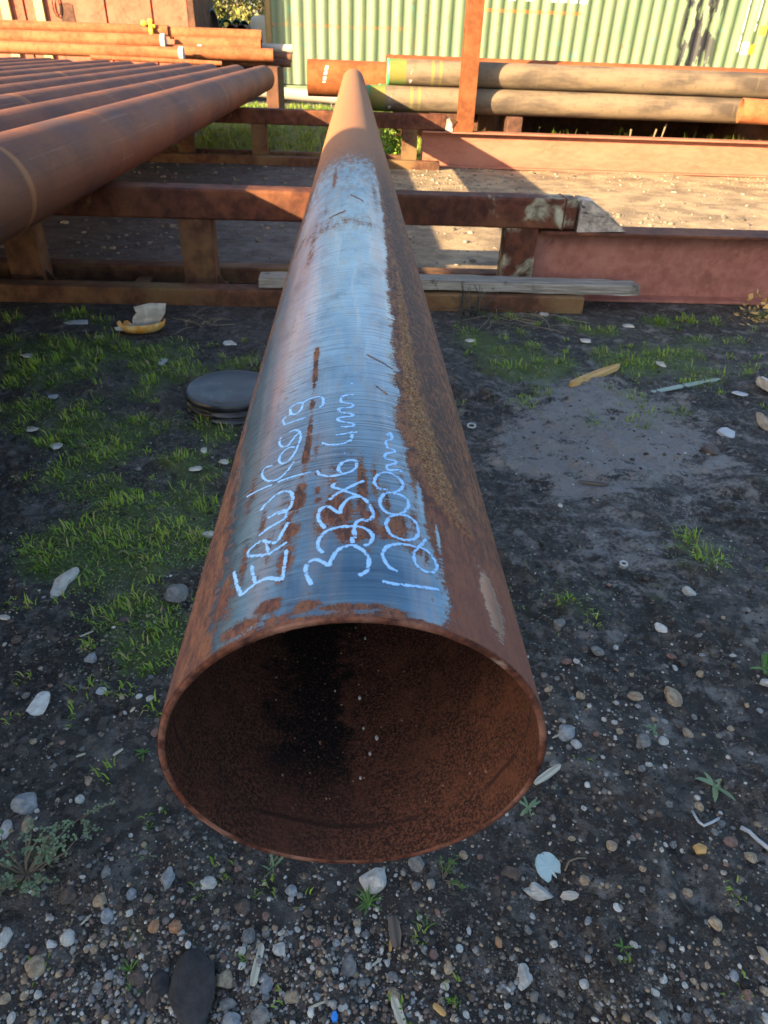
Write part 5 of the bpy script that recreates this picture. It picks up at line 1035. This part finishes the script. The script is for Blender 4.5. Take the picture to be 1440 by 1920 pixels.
def flake(name, label, cat, px, py, wpx, hpx, mat, n=9, jag=.25, th=.003, group=None, seed=None, notch=None):
    rr = random.Random(px*3+py); p = G(px, py); dist = (Vector(CAM)-p).length; w = wpx*dist/FPX/2; h = hpx*dist/FPX/2/max(.4, (CAM[2]-p.z)/dist); b = bmesh.new(); pts = []
    for k in range(n):
        a_ = k*6.283/n; q = 1-jag*rr.random()
        if notch and notch[0] < a_ < notch[1]: q *= .45 if k % 2 else .8
        pts.append((w*q*math.cos(a_), h*q*math.sin(a_)))
    lo = [b.verts.new((x_, y_, 0)) for x_, y_ in pts]; hi = [b.verts.new((x_*.94, y_*.94, th*rr.uniform(.6, 1.4))) for x_, y_ in pts]; top = b.verts.new((0, 0, th*1.3)); b.faces.new(lo[::-1])
    for i in range(n): j = (i+1) % n; b.faces.new((lo[i], lo[j], hi[j], hi[i])); b.faces.new((hi[i], hi[j], top))
    o = bm_obj(name, b, mat); o.location = p+Vector((0, 0, .002)); o.rotation_euler = (rr.uniform(-.12, .12), rr.uniform(-.12, .12), rr.uniform(-.2, .2)); return tag(o, label, cat, group)
m = M('faded_teal_plastic'); MAT_TD = m.done(m.mix(m.noise(m.obj(), 30, 4), (.30, .42, .42), (.42, .53, .52)), .6)
flake('broken_disc', 'round pale teal plastic disc with broken lower edge, below right of the pipe', 'disc', 1028, 1627, 44, 46, MAT_TD, 22, .04, .003, None, None, (4.3, 5.6))
m = M('blue_plastic'); MAT_BLUE = m.done((.02, .19, .62), .4)
flake('plastic_chip', 'bright blue plastic chip at the bottom edge', 'plastic chip', 627, 1908, 13, 15, MAT_BLUE, 6, .2, .005)
flake('plastic_chip', 'tiny dull blue grey plastic chip on the mud below right of the pipe mouth', 'plastic chip', 879, 1748, 9, 13, MAT_BP, 5, .15, .004)
flake('plastic_scrap', 'white plastic scrap cut by the right edge above the buff lump', 'plastic scrap', 1438, 738, 22, 34, MAT_W2, 8, .3, .03)
flake('plastic_scrap', 'small blue white plastic scrap on the mud near the right edge', 'plastic scrap', 1362, 816, 30, 22, MAT_BP, 7, .4, .01)
flake('plastic_scrap', 'thin shiny plastic sliver near the limp strip at the right', 'plastic scrap', 1388, 740, 36, 12, MAT_BP, 8, .4, .004)
flake('orange_chip', 'small orange chip of brick on the lower right mud', 'chip', 934, 1769, 12, 17, STM['orange'], 6, .2, .006)
flake('wood_chip', 'flat buff wood chip on the right mud below the twigs', 'wood chip', 1311, 1594, 24, 16, MAT_YWOOD, 5, .1, .006)
flake('cigarette_stub', 'pale stub like scrap of paper beside the broken disc', 'scrap', 1068, 1682, 32, 12, MAT_W2, 8, .1, .006)
for u, v, w_, h_ in ((148, 605, 52, 12), (186, 632, 24, 8), (50, 668, 24, 9), (270, 596, 30, 18), (430, 646, 34, 12), (60, 806, 26, 10), (106, 838, 26, 14), (382, 846, 18, 14), (305, 680, 20, 12), (100, 745, 26, 10), (366, 880, 28, 14), (420, 868, 22, 10), (880, 640, 24, 8), (1098, 640, 30, 10), (1178, 612, 26, 10), (1020, 590, 22, 9), (1240, 684, 20, 12), (1050, 950, 12, 8), (8, 1160, 26, 8), (192, 1297, 26, 14)):
    flake('plastic_flake', 'thin greyish white flake of litter lying flat in the mud', 'litter', u, v, w_, h_, MAT_BP if (u+v) % 2 else MAT_W2, 8, .45, .004, 'pale litter flakes in the mud')
# pile of dead leaves at the right edge, sunlight painted into its colour
t = thing('leaf_pile', 'small heap of yellow tan dead leaves at the right edge under the girder', 'leaves', tuple(G(1428, 600))); m = M('dead_leaf'); MAT_DL = m.done(m.mix(m.n('ShaderNodeNewGeometry').outputs['Random Per Island'], (.40, .22, .06), (.70, .48, .18)), .7)
V, F = leaf_cloud(150, [(0, 0, .03, .07), (.06, 0, .03, .07)], .022, 31); V[:, 2] = np.maximum(V[:, 2], .004); tag(link('dead_leaves', mesh_np('dead_leaves', V, None, F), MAT_DL, t), None, None, None, 'stuff')
# hex nut and washer
m = M('zinc'); MAT_ZINC = m.done(m.mix(m.noise(m.obj(), 150, 4), (.30, .31, .30), (.52, .53, .50)), .45, .5)
def ringthing(name, label, cat, px, py, ro, ri, h, seg):
    b = bmesh.new(); n = seg; L = []
    for rr_, z_ in ((ro, 0), (ro, h*.85), (ro*.93, h), (ri*1.08, h), (ri, h*.9), (ri, 0)):
        k_ = 24; row = []
        for i in range(k_):
            a_ = i*6.283185/k_; q = rr_
            if seg == 6 and rr_ > ri*1.3: s_ = (a_ % (math.pi/3))-math.pi/6; q = rr_*math.cos(math.pi/6)/math.cos(s_)
            row.append(b.verts.new((q*math.cos(a_), q*math.sin(a_), z_)))
        L.append(row)
    for A_, B_ in zip(L, L[1:]+L[:1]):
        for i in range(24): b.faces.new((A_[i], A_[(i+1) % 24], B_[(i+1) % 24], B_[i]))
    o = bm_obj(name, b, MAT_ZINC); o.location = G(px, py)+Vector((0, 0, .001)); o.rotation_euler = (.1, -.08, .4); return tag(o, label, cat)
ringthing('hex_nut', 'pale metal nut lying on the mud right of the pipe', 'nut', 1168, 1062, .0135, .0062, .012, 6)
ringthing('washer', 'thin pale metal washer on the mud close to the right flank of the pipe', 'washer', 884, 799, .0175, .0115, .004, 24)
